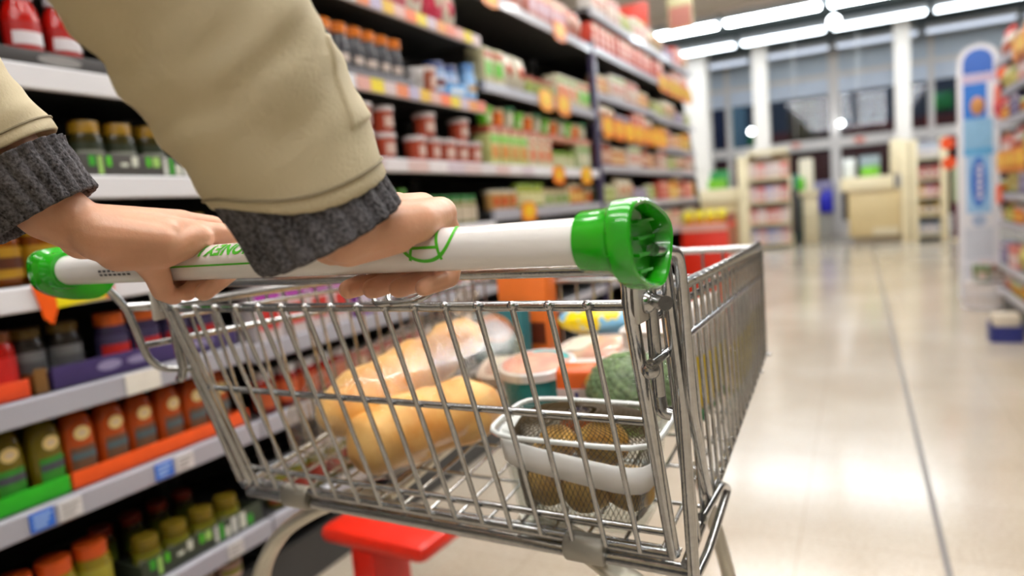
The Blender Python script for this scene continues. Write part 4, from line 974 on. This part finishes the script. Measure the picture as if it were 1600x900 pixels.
o = finish('paper_band', bm, mat('paper_white', 'fbfaf8', .5), pn, 60); md = o.modifiers.new('thick', 'SOLIDIFY'); md.thickness = .00105
POT = mat('potato_skin', 'e0b45c', .6, vscale=40, bump=.2, bscale=90, col2='b98434')
NET = mat('net_brown', '4a3a1c', .5)
pots = [(-.040, -.004, .030, .025), (.006, -.010, .030, .0245), (.048, .002, .032, .025), (.012, .024, .040, .014), (-.030, .0, .072, .0215), (.022, .0, .078, .026), (-.052, .010, .058, .013)]
for i, (x, y, z, r) in enumerate(pots):
    sc = (1.1, .95, .9) if i % 2 else (.95, 1.08, .92)
    rt = ct('potato', '%s potato %s of the clear punnet' % (['left', 'right', 'middle', 'corner', 'left', 'right', 'back'][i], 'at the bottom' if i < 4 else 'on top inside'), 'potato', PX + x, PY + y, zf(PY) + .0015 + z + .121*y, i * .7, 'potatoes in the netted punnet')
    bm = bmesh.new(); q = bmesh.ops.create_icosphere(bm, subdivisions=3, radius=1)
    for v in bm.verts:
        n = 1 + .09 * noise.noise(v.co * 1.6 + V((i * 3, 0, 0))); v.co = V((v.co.x*sc[0], v.co.y*sc[1], v.co.z*sc[2])) * (r * n)
    finish('skin', bm, POT, rt, 180)
net = ct('net_bag', 'fine brown net round the potatoes inside the clear punnet', 'net', PX, PY)
bm = bmesh.new(); rings = []
nr, ns = 34, 84
prof = [(.056, .030, .004), (.066, .036, .012), (.071, .038, .04), (.075, .040, .07), (.077, .041, .088), (.066, .036, .103), (.042, .024, .109), (.012, .008, .111)]
def pint(u):
    s = u * (len(prof) - 1); i = min(int(s), len(prof) - 2); t = s - i
    return tuple(prof[i][j] * (1 - t) + prof[i+1][j] * t for j in range(3))
for i in range(nr + 1):
    a, b, z = pint(i / nr); ring = SH(rrect(a, b, z, ns, 3.2)); 
    if i % 2: ring = [((p[0] + ring[(k+1) % ns][0]) / 2, (p[1] + ring[(k+1) % ns][1]) / 2, p[2]) for k, p in enumerate(ring)]
    rings.append([bm.verts.new(p) for p in ring])
for i in range(0, nr - 1):
    for k in range(ns):
        if i % 2 == 0: quad = (rings[i][k], rings[i+1][k], rings[i+2][k], rings[i+1][k-1])
        else: quad = (rings[i][k], rings[i+1][(k+1) % ns], rings[i+2][k], rings[i+1][k])
        if len(set(quad)) == 4: bm.faces.new(quad)
o = finish('netting', bm, NET, net, 0)
md = o.modifiers.new('net', 'WIREFRAME'); md.thickness = .00105; md.use_even_offset = False
# dessert tub
tb = ct('dessert_tub', 'teal tub with a printed pale lid, behind the baguettes', 'tub', .004, .478)
T_ = Matrix.Rotation(SLOPE, 4, 'X')
def tilt(bm, M=T_):
    for v in bm.verts: v.co = M @ v.co
bm = bmesh.new(); lathe(bm, [(.046, .003), (.049, .006), (.0545, .062), (.056, .063), (.056, .066)], 36); tilt(bm); finish('body', bm, PM('0f8f96', .3), tb, 40)
bm = bmesh.new(); lathe(bm, [(.0580, .060), (.0580, .071), (.0555, .073), (.0525, .0725)], 36); tilt(bm); ld = finish('lid', bm, mat('lid_pale', 'd9dcdc', .25, coat=.5), tb, 40)
bm = bmesh.new(); lathe(bm, [(.051, .0726), (.051, .0732)], 36); tilt(bm); finish('printed_lid_picture', bm, mat('lid_print', 'd9b8a0', .25, vscale=38, col2='d98f86', coat=.4), ld, 40)
bm = bmesh.new(); arcv = [(.049*cos(a), .049*sin(a), .0734) for a in [radians(20 + 7*k) for k in range(16)]] + [(.033*cos(a), .040*sin(a), .0734) for a in [radians(20 + 7*k) for k in range(15, -1, -1)]]
bm.faces.new([bm.verts.new(p) for p in arcv]); tilt(bm); finish('teal_mark', bm, PM('3aa8a8', .3), ld, 0)
# orange pack with dark lettering
op = ct('food_packet', 'orange and cream packet with dark lettering, right of the teal tub', 'packet', .100, .425, None, radians(12))
bm = bmesh.new(); vs = box(bm, (-.036, -.018, 0), (.036, .018, .090), .009, 3); tilt(bm); finish('wrap', bm, PM('ee6a2c', .25), op, 40)
bm = bmesh.new(); box(bm, (-.034, -.0192, .024), (.014, -.0182, .064), .0003); tilt(bm); finish('cream_panel', bm, PM('ddc9c4', .3), op, 0)
bm = bmesh.new(); ball(bm, (.020, -.017, .072), 1, 14, 10, (.017, .004, .015)); tilt(bm); finish('yellow_mark', bm, PM('f2a81c', .3), op, 60)
def flat_text(s, size, m, M, parent, bold=.0004):
    cu = bpy.data.curves.new('lettering', 'FONT'); cu.body = s; cu.size = size; cu.align_x = 'CENTER'; cu.extrude = .0003; cu.offset = bold; cu.resolution_u = 3
    o = bpy.data.objects.new('lettering', cu); COL.objects.link(o)
    me = bpy.data.meshes.new_from_object(o.evaluated_get(bpy.context.evaluated_depsgraph_get())); COL.objects.unlink(o); bpy.data.objects.remove(o)
    me.transform(M); me.materials.clear(); me.materials.append(m); return link('lettering', me, parent)
RX = Matrix.Rotation(pi/2, 4, 'X')
flat_text('nk', .036, PM('3f3a78', .3), T_ @ Matrix.Translation((-.012, -.0196, .034)) @ RX, op, .0008)
# flat film packs
FILM = mat('ham_pack', 'ddb9ae', .2, vscale=26, col2='c9a09a', coat=.6)
def flatpack(x, y, z, rz, rx, ry, c, label, dx=.075, dy=.05, bright='ddd2cc'):
    t = ct('meat_pack', label, 'packet', x, y, z, rz)
    M = Matrix.Rotation(rx, 4, 'X') @ Matrix.Rotation(ry, 4, 'Y')
    bm = bmesh.new(); loft(bm, [[M @ V(p) for p in rrect(a, b, zz, 32, 6)] for a, b, zz in [(dx*.86, dy*.86, 0), (dx*.9, dy*.9, .014), (dx, dy, .015), (dx, dy, .017), (dx*.88, dy*.86, .018)]]); finish('tray', bm, mat('pack_tray_' + bright, bright, .3), t, 40)
    bm = bmesh.new(); loft(bm, [[M @ V((p[0] + .002*sin(p[1]*300), p[1], p[2])) for p in rrect(a, b, zz, 32, 4)] for a, b, zz in [(dx*.80, dy*.78, .0182), (dx*.72, dy*.70, .023), (dx*.4, dy*.4, .025)]]); finish('slices', bm, c, t, 60)
    bm = bmesh.new(); loft(bm, [[M @ V((p[0] - dx*.3, p[1], p[2])) for p in rrect(dx*.3, dy*.5, zz, 24, 8)] for zz in (.0252, .0262)]); finish('label', bm, PM('dde0cf', .3), t, 30)
flatpack(.055, .60, zf(.6) + .012, .2, SLOPE + .05, 0, FILM, 'pale pink ham pack lying under the yellow and blue bag', .085, .06)
flatpack(.055, .575, zf(.58) + .045, -.25, SLOPE + .15, -.12, mat('chicken_pack', 'd9c3a2', .25, vscale=30, col2='c98f80', coat=.5), 'cream meat pack tilted on top of the ham pack', .08, .05)
flatpack(-.098, .592, zf(.592) + .004, .3, SLOPE + .05, .0, mat('salami_pack', 'd8b0a8', .25, vscale=30, col2='e0cfc4', coat=.5), 'rosy meat pack in front of the teal carton', .065, .05)
# teal and orange printed carton, orange carton, crisp bag
tc_ = ct('food_carton', 'teal carton with an orange oval, behind the clear bread bag', 'carton', -.160, .655, None, radians(-6))
bm = bmesh.new(); box(bm, (-.055, -.015, 0), (.055, .015, .100), .003); finish('box', bm, PM('2a6f78', .35), tc_, 30)
bm = bmesh.new(); ball(bm, (-.006, -.0145, .066), 1, 24, 12, (.042, .003, .026)); ov = finish('orange_oval', bm, PM('d98a4a', .35), tc_, 60)
bm = bmesh.new(); ball(bm, (0, -.0165, .064), 1, 24, 12, (.033, .003, .017)); finish('grey_oval', bm, PM('b3a6b4', .35), tc_, 60)
oc = ct('juice_carton', 'plain orange carton standing at the front of the basket', 'carton', -.136, .718, None, 0)
bm = bmesh.new(); box(bm, (-.05, -.024, 0), (.05, .024, .150), .003); finish('box', bm, PM('f07a30', .35), oc, 30)
bm = bmesh.new(); box(bm, (-.05, -.002, .1502), (.05, .002, .165), .001); finish('top_fold', bm, PM('f07a30', .35), oc, 0)
bm = bmesh.new(); box(bm, (-.045, -.0252, .02), (.045, -.0242, .06), 0); finish('dark_panel', bm, PM('6a2f1c', .35), oc, 0)
YB = mat('crisp_bag', 'f2d60c', .3, vscale=22, col2='7fc2ea', coat=.3)
r_ = YB.node_tree.nodes['Color Ramp'].color_ramp; r_.elements[0].position = .50; r_.elements[1].position = .55
cb = ct('crisp_bag', 'yellow crisp bag with light blue patches, lying across the meat packs', 'bag', .036, .665, zf(.665) + .052, radians(4))
bm = bmesh.new(); rings = []
for k in range(17):
    t = k / 16; f = max(.05, sin(pi*t) ** .4); rings.append([(-.085 + .17*t, (.034*f)*cos(a) + .002*sin(9*t), .026 + (.026*f)*sin(a) + .003*sin(6*a + 8*t)*f) for a in [2*pi*j/28 for j in range(28)]])
loft(bm, rings); finish('bag', bm, YB, cb, 180)
# broccoli
bc = ct('broccoli', 'large green broccoli head behind the netted punnet', 'vegetable', .170, .42)
BG = mat('broccoli_green', '41632c', .7, vscale=60, bump=.8, bscale=160, col2='76905a'); BS = mat('broccoli_stem', '8fae5a', .6, var=.1)
bm = bmesh.new(); rnd = random.Random(3)
for k in range(210):
    z = 1 - k / 210 * 1.15; a = k * 2.39996; rr = sqrt(max(0, 1 - z*z)) if z > -1 else 0
    p = V((rr*cos(a)*.058, rr*sin(a)*.044, z*.042)); r = rnd.uniform(.0055, .0085)
    q = bmesh.ops.create_icosphere(bm, subdivisions=2, radius=r)
    for v in q['verts']: v.co = v.co * (1 + .18*noise.noise(v.co*260 + p*90)) + p + V((0, 0, .060))
ball(bm, (0, 0, .060), 1, 20, 12, (.054, .040, .038)); finish('florets', bm, BG, bc, 180)
bm = bmesh.new(); lathe(bm, [(.020, .003), (.022, .01), (.026, .03), (.034, .045)], 14); finish('stalk', bm, BS, bc, 50)
bm = bmesh.new(); vs = ball(bm, (0, 0, .052), 1, 28, 16, (.074, .058, .056))
for v in bm.verts: v.co += V((.004*noise.noise(v.co*70), .004*noise.noise(v.co*60 + V((5, 0, 0))), 0)); v.co.z = max(v.co.z, .001)
finish('cling_film', bm, film('veg_film', 'f8faf6', .96, .08, .35), bc, 180)
# white and yellow bag at the right wires, white tray
yb = ct('rice_bag', 'white and yellow bag with green marks, against the right-hand wires', 'bag', .238, .50, None, 0)
def pillow(bm, hx, hy, h, z0, z1, n=12):
    rings = []
    for k in range(n + 1):
        t = z0 + (z1 - z0) * k / n; f = max(.10, sin(pi * min(.97, max(.03, t))) ** .45)
        rings.append([(hx*f*cos(a) + .0015*sin(5*a + 20*t), hy*(1 - .06*f)*(abs(sin(a))**.7*(1 if sin(a) > 0 else -1)), h*t + .002) for a in [2*pi*j/28 for j in range(28)]])
    loft(bm, rings)
bm = bmesh.new(); pillow(bm, .024, .095, .15, .16, .62); finish('yellow_part', bm, PM('eccb16', .3), yb, 180)
bm = bmesh.new(); pillow(bm, .0243, .0955, .15, .62, 1); finish('white_part', bm, PM('e2dcd8', .3), yb, 180)
bm = bmesh.new(); pillow(bm, .0243, .0955, .15, 0, .16, 4); finish('white_foot', bm, PM('dcd8cf', .3), yb, 180)
for k in range(5):
    bm = bmesh.new(); ball(bm, (.0155, -.065 + k*.03, .018 + .006*(k % 2)), 1, 12, 8, (.006, .006, .008)); finish('green_mark', bm, PM('1f7a3a', .3), yb, 60)
wt = ct('food_tray', 'white food tray with a rosy top, left of the white and yellow bag', 'tray', .155, .60, None, .1)
bm = bmesh.new(); loft(bm, [rrect(a, b, z, 36, 6) for a, b, z in [(.048, .060, .006), (.052, .064, .085), (.056, .068, .088), (.056, .068, .090)]]); finish('tray', bm, PM('dcd6d2', .3), wt, 40)
bm = bmesh.new(); loft(bm, [rrect(a, b, z, 36, 5) for a, b, z in [(.050, .062, .0902), (.044, .054, .098)]]); finish('film_top', bm, mat('rosy_film', 'd8b4ae', .2, vscale=30, col2='e6d8d2', coat=.5), wt, 50)
bn = ct('banana', 'greenish yellow banana along the left-hand wires beside the bread bag', 'fruit', -.262, .40)
bm = bmesh.new(); pts = []; rr = []
for k in range(15):
    t = k / 14; pts.append((.004*sin(t*3), -.09 + .18*t, .022 + .018*(2*t-1)**2 + .0218*t)); rr.append(.0045 + .0125 * sin(pi*min(.96, max(.05, t))) ** .5)
tube(bm, pts, rr, 8); finish('peel', bm, mat('banana_peel', 'c9c416', .45, var=.12, vscale=30), bn, 50)
bm = bmesh.new(); tube(bm, [pts[-1], V(pts[-1]) + V((0, .012, .010)), V(pts[-1]) + V((0, .018, .018))], [.005, .004, .0045], 8); finish('stem', bm, mat('banana_stem', '7a7a1c', .6), bn, 60)
# ------------------------------------------------------------------ the shopper
PO = V((0, -.47, 0))
per = thing('person', 'person in a khaki jacket with grey knit cuffs pushing the trolley with both hands', 'person', cw(*PO), -HEAD)
SKIN = mat('skin', 'd6a284', .42, var=.07, vscale=25, bump=.12, bscale=260, sss=.12)
KHAKI = mat('jacket_khaki', 'c3b798', .8, var=.06, vscale=9, bump=.35, bscale=420)
KHAKI_D = mat('jacket_seam', '8b8068', .85)
def remesh(name, bm, vox, m, parent, smooth=3, fac=.5):
    me = bpy.data.meshes.new(name); bm.to_mesh(me); bm.free()
    o = link(name, me)
    a = o.modifiers.new('r', 'REMESH'); a.mode = 'VOXEL'; a.voxel_size = vox
    if smooth:
        b = o.modifiers.new('s', 'SMOOTH'); b.factor = fac; b.iterations = smooth
    me2 = bpy.data.meshes.new_from_object(o.evaluated_get(bpy.context.evaluated_depsgraph_get()))
    me2.name = name; o.modifiers.clear(); o.data = me2; bpy.data.meshes.remove(me)
    me2.materials.clear(); me2.materials.append(m); shade(me2, 180)
    if parent: o.parent = parent
    return o
bm = bmesh.new()
def cap_(pts, rs):
    for i in range(len(pts) - 1): capsule(bm, V(pts[i]) - PO, V(pts[i+1]) - PO, rs[i], rs[i+1])
# right hand
cap_([(.112, -.205, 1.300), (.128, -.107, 1.126), (.142, -.078, 1.056), (.148, -.060, 1.046)], [.040, .032, .026, .022])
MR = [(.106, .018, 1.050), (.128, .026, 1.053), (.151, .026, 1.051), (.172, .020, 1.046)]
for (x, y, z), w_ in zip(MR, [(.138, -.060, 1.042), (.144, -.064, 1.044), (.150, -.064, 1.043), (.156, -.060, 1.038)]): cap_([w_, (x, y, z)], [.0185, .0128])
cap_([(.112, -.02, 1.048), (.166, -.02, 1.044)], [.0145, .0150]); cap_([(.108, .014, 1.047), (.170, .016, 1.044)], [.0125, .0125])
cap_([(.150, -.062, 1.036), (.178, -.018, 1.041), (.174, .012, 1.045)], [.019, .0150, .0125]); cap_([(.146, -.055, 1.030), (.170, -.030, 1.032)], [.016, .012])
cap_([(.136, -.058, 1.034), (.112, -.036, 1.034)], [.018, .014])
def finger(m, pip, dip, tip, r): cap_([m, pip, dip, tip], [r * 1.18, r * 1.08, r * .98, r * .84])
for (x, y, z), r, dx in zip(MR, (.0094, .0096, .0091, .0082), (-.002, 0, .002, .004)):
    finger((x, y, z), (x + dx * .5, .037 - (.004 if dx == .004 else 0), 1.022), (x + dx - .002, .021, .9975), (x + dx - .006, -.007, .9935), r)
cap_([(.124, -.050, 1.038), (.102, -.022, 1.044), (.090, .006, 1.046), (.090, .030, 1.043)], [.0165, .0125, .0108, .0092])
# left hand
cap_([(-.20, -.250, 1.300), (-.155, -.124, 1.131), (-.132, -.094, 1.075), (-.120, -.080, 1.060)], [.040, .034, .0265, .0225])
ML = [(-.076, .002, 1.046), (-.100, .000, 1.0575), (-.121, -.004, 1.056), (-.139, -.013, 1.045)]
for (x, y, z), w_ in zip(ML, [(-.108, -.078, 1.056), (-.114, -.080, 1.060), (-.122, -.080, 1.060), (-.130, -.076, 1.056)]): cap_([w_, (x, y, z)], [.0195, .0122])
cap_([(-.082, -.030, 1.048), (-.136, -.030, 1.046)], [.0135, .0125])
cap_([(-.104, -.074, 1.050), (-.080, -.038, 1.042)], [.021, .0155]); cap_([(-.104, -.060, 1.038), (-.082, -.034, 1.034), (-.072, -.006, 1.042)], [.019, .0155, .0130])
cap_([(-.134, -.072, 1.050), (-.144, -.030, 1.042)], [.018, .0125])
for (x, y, z), r, dz in zip(ML, (.0098, .0095, .0091, .0083), (-.001, .0085, .0085, .003)):
    finger((x, y, z), (x, .032, 1.0440 + dz), (x - .001, .028, 1.010), (x - .004, -.002, .9930), r)
cap_([(-.094, -.044, 1.034), (-.104, -.028, 1.012), (-.112, -.020, .998), (-.118, -.006, .991)], [.0155, .0115, .0100, .0088])
# upper arms, trunk, head, legs
for s in (-1, 1):
    cap_([(.112 if s > 0 else -.20, -.205 if s > 0 else -.25, 1.300), (s * .195, -.47, 1.455)], [.042, .052])
    cap_([(s*.195, -.47, 1.455), (s*.05, -.465, 1.50)], [.058, .06])
    cap_([(s*.085, -.475, 1.38), (s*.075, -.49, 1.10), (s*.09, -.50, .95)], [.105, .095, .105])
    cap_([(s*.095, -.50, .93), (s*.105, -.485, .50), (s*.11, -.515, .10)], [.085, .058, .042])
    cap_([(s*.11, -.515, .06), (s*.125, -.40, .045)], [.038, .034])
    cap_([(s*.088, -.405, 1.665), (s*.092, -.405, 1.640)], [.012, .010])
cap_([(0, -.47, 1.44), (0, -.445, 1.56)], [.062, .056])
for c, r, sc in [((0, -.405, 1.675), .1, (.80, .98, 1.08)), ((0, -.365, 1.61), .06, (.85, .85, .9)), ((0, -.312, 1.645), .014, (.9, 1, 1.3)), ((0, -.318, 1.603), .012, (1.9, .7, .5)), ((0, -.318, 1.592), .012, (1.7, .8, .5)), ((.034, -.325, 1.685), .014, (1.4, .6, .5)), ((-.034, -.325, 1.685), .014, (1.4, .6, .5))]:
    ball(bm, V(c) - PO, r, 20, 14, sc)
body = remesh('body', bm, .0023, SKIN, per, 4, .5)
EYE = mat('eye_white', 'e8e4e0', .2); IRIS = mat('eye_iris', '3a2a1c', .2)
for s in (-1, 1):
    bm = bmesh.new(); ball(bm, V((s*.034, -.318, 1.668)) - PO, .0125, 14, 10); e = finish('eye', bm, EYE, per, 180)
    bm = bmesh.new(); ball(bm, V((s*.034, -.3075, 1.668)) - PO, .0055, 12, 8, (1, .5, 1)); finish('iris', bm, IRIS, e, 180)
bm = bmesh.new()
ball(bm, V((0, -.425, 1.695)) - PO, .106, 24, 16, (.84, .98, 1.0)); ball(bm, V((0, -.47, 1.63)) - PO, .08, 20, 12, (.9, .7, 1.0))
remesh('hair', bm, .006, mat('hair_brown', '2e2018', .6, var=.2, vscale=60, bump=.6, bscale=200), per, 2)

class Arm:
    """tube surface along an arm with folds; theta = 0 faces the aisle side"""
    def __init__(s, pts, rad, face, seed):
        s.P = fillet(pts, .06, 8); s.d = [0]
        for i in range(1, len(s.P)): s.d.append(s.d[-1] + (s.P[i] - s.P[i-1]).length)
        s.rad = rad; s.face = V(face); s.seed = seed
    def at(s, u):
        i = max(j for j in range(len(s.d) - 1) if s.d[j] <= max(u, 0) + 1e-9) if u < s.d[-1] else len(s.d) - 2
        t = (u - s.d[i]) / (s.d[i+1] - s.d[i]); p = s.P[i].lerp(s.P[i+1], t)
        a = (s.P[min(i+2, len(s.P)-1)] - s.P[max(i-1, 0)]).normalized()
        return p, a
    def r(s, u):
        R = s.rad
        for (u0, r0), (u1, r1) in zip(R, R[1:]):
            if u <= u1:
                t = (u - u0) / (u1 - u0); return r0 + (r1 - r0) * t
        return R[-1][1]
    def pt(s, u, th, off=0, fold=1.0):
        p, a = s.at(u); f = (s.face - a * s.face.dot(a)).normalized(); b = a.cross(f)
        d = f * cos(th) + b * sin(th)
        q = p + d * .05
        k = .0068 * noise.noise(q * 13 + V((s.seed, 0, 0))) + .0042 * noise.noise(V((q.x * 30, q.y * 30, u * 55 + s.seed)))
        w_ = sin(u * 62 + 2.0 * cos(th + s.seed) + 3 * noise.noise(q * 9)); k += .0021 * w_ * (.5 + .5 * sin(th * 1.0 + s.seed))
        fold = fold * min(1, .25 + max(0, u - .02) * 9)
        return p + d * (s.r(u) + off + k * fold) - PO
def sleeve(arm, name, u0, u1, m, n=90, seg=96, fold=1.0, rib=0, thick=.004, parent=None, skew=0, cuff=False):
    bm = bmesh.new(); rings = []
    def sk(u, k): return skew * (.5 - .5*sin(2*pi*k/seg)) ** 4 * (min(1, max(0, u) / u1) if cuff else max(0, 1 - (u - u0) / .09))
    def ring(u, off): return [arm.pt(u + sk(u, k), 2*pi*k/seg, off + (-.0042*min(1, max(0, u)/.02) if cuff else 0) + (rib * (abs(sin(k * pi * 22 / seg)) ** .8) if rib else 0), fold) for k in range(seg)]
    rings.append(ring(u0 + .012, -thick * 1.6)); rings.append(ring(u0 + .002, -thick)); rings.append(ring(u0, -thick * .4))
    rings.append(ring(u0, 0)) if False else None
    for i in range(n + 1):
        u = u0 + .0015 + (u1 - u0 - .0015) * (i / n); rings.append(ring(u, 0))
    rings.append(ring(u1, -thick)); 
    loft(bm, rings, cap=False); return finish(name, bm, m, parent or per, 180)
def knit_mat():
    m = bpy.data.materials.new('grey_knit'); m.use_nodes = True; N = m.node_tree.nodes; L = m.node_tree.links; b = N['Principled BSDF']
    tc = N.new('ShaderNodeTexCoord'); n1 = N.new('ShaderNodeTexNoise'); n1.inputs['Scale'].default_value = 420; n1.inputs['Detail'].default_value = 2
    n2 = N.new('ShaderNodeTexNoise'); n2.inputs['Scale'].default_value = 40; r = N.new('ShaderNodeValToRGB')
    r.color_ramp.elements[0].position = .34; r.color_ramp.elements[0].color = lin('2c2b2d'); r.color_ramp.elements[1].position = .72; r.color_ramp.elements[1].color = lin('77757a')
    ad = N.new('ShaderNodeMath'); ad.operation = 'MULTIPLY_ADD'; ad.inputs[1].default_value = .7; 
    m3 = N.new('ShaderNodeMath'); m3.operation = 'MULTIPLY'; m3.inputs[1].default_value = .3
    L.new(tc.outputs['Object'], n1.inputs[0]); L.new(tc.outputs['Object'], n2.inputs[0]); L.new(n2.outputs['Fac'], m3.inputs[0]); L.new(n1.outputs['Fac'], ad.inputs[0]); L.new(m3.outputs[0], ad.inputs[2])
    L.new(ad.outputs[0], r.inputs[0]); L.new(r.outputs[0], b.inputs['Base Color']); b.inputs['Roughness'].default_value = .95; b.inputs['Specular IOR Level'].default_value = .15
    bp = N.new('ShaderNodeBump'); bp.inputs['Strength'].default_value = .8; bp.inputs['Distance'].default_value = .002; L.new(n1.outputs['Fac'], bp.inputs['Height']); L.new(bp.outputs[0], b.inputs['Normal'])
    return m
KNIT = knit_mat()
RA = Arm([(.146, -.069, 1.036), (.128, -.107, 1.126), (.124, -.140, 1.178), (.112, -.205, 1.300), (.16, -.36, 1.41), (.20, -.47, 1.452)],
         [(0, .0500), (.020, .0515), (.06, .0560), (.12, .0595), (.17, .0630), (.30, .070), (.60, .088)], (.87, -.49, .05), 1.3)
LA = Arm([(-.135, -.097, 1.070), (-.155, -.124, 1.131), (-.164, -.156, 1.178), (-.20, -.250, 1.300), (-.20, -.38, 1.40), (-.20, -.47, 1.452)],
         [(0, .0425), (.04, .0440), (.05, .0475), (.12, .0500), (.20, .062), (.60, .088)], (.87, -.49, .05), 4.1)
slv = [sleeve(RA, 'sleeve', .020, RA.d[-1], KHAKI, 140, skew=.030), sleeve(LA, 'sleeve', .052, LA.d[-1], KHAKI, 130)]
CUFFR = -.0042
sleeve(RA, 'knit_cuff', .0, .0225, KNIT, 24, 176, 1, .0034, .004, skew=.030, cuff=True)
sleeve(LA, 'knit_cuff', .0, .047, KNIT, 34, 176, 1, .0034, .004)
# sewn tab on the right sleeve and hem seams
def patch(arm, name, u0, u1, t0, t1, m, parent, off=.0022, n=24):
    bm = bmesh.new(); G = [[bm.verts.new(arm.pt(u0 + (u1-u0)*i/n, t0 + (t1-t0)*j/n + .25*(i/n), off * (1 if 0 < i < n and 0 < j < n else -.4))) for j in range(n+1)] for i in range(n+1)]
    for i in range(n):
        for j in range(n): bm.faces.new((G[i][j], G[i][j+1], G[i+1][j+1], G[i+1][j]))
    return finish(name, bm, m, parent, 180)
pt_ = patch(RA, 'sewn_tab', .055, .112, radians(28), radians(66), KHAKI, slv[0])
def seam(arm, uu, parent, off=.0006, skew=0):
    bm = bmesh.new(); pts = [arm.pt(uu + skew*(.5 - .5*sin(2*pi*k/90)) ** 4, 2*pi*k/90, off) for k in range(90)]; tube(bm, pts, .0009, 6, closed=True); finish('seam', bm, KHAKI_D, parent, 180)
seam(RA, .031, slv[0], skew=.026); seam(LA, .062, slv[1])
bm = bmesh.new()
for s in (-1, 1):
    cap_([(s*.10, -.475, 1.40), (s*.095, -.49, 1.12), (s*.105, -.50, .90)], [.118, .118, .125]); cap_([(s*.20, -.47, 1.445), (s*.06, -.468, 1.485)], [.080, .072])
cap_([(0, -.47, 1.42), (0, -.50, .90)], [.125, .13])
remesh('jacket', bm, .010, KHAKI, per, 6)
bm = bmesh.new(); tube(bm, [V((.085*cos(2*pi*k/28), -.455 + .075*sin(2*pi*k/28), 1.535)) - PO for k in range(28)], .022, 10, closed=True); finish('collar', bm, KHAKI, per, 180)
bm = bmesh.new()
for s in (-1, 1): cap_([(s*.095, -.50, .92), (s*.105, -.488, .50), (s*.11, -.515, .10)], [.112, .080, .064])
remesh('trousers', bm, .010, mat('trousers_navy', '2a3040', .85, var=.08, vscale=30), per, 4)
for s in (-1, 1):
    bm = bmesh.new(); cap_([(s*.11, -.53, .062), (s*.125, -.385, .048)], [.052, .044])
    for v in bm.verts: v.co.z = max(v.co.z, .002)
    remesh('shoe', bm, .006, mat('shoe_black', '1c1b1b', .5), per, 3)
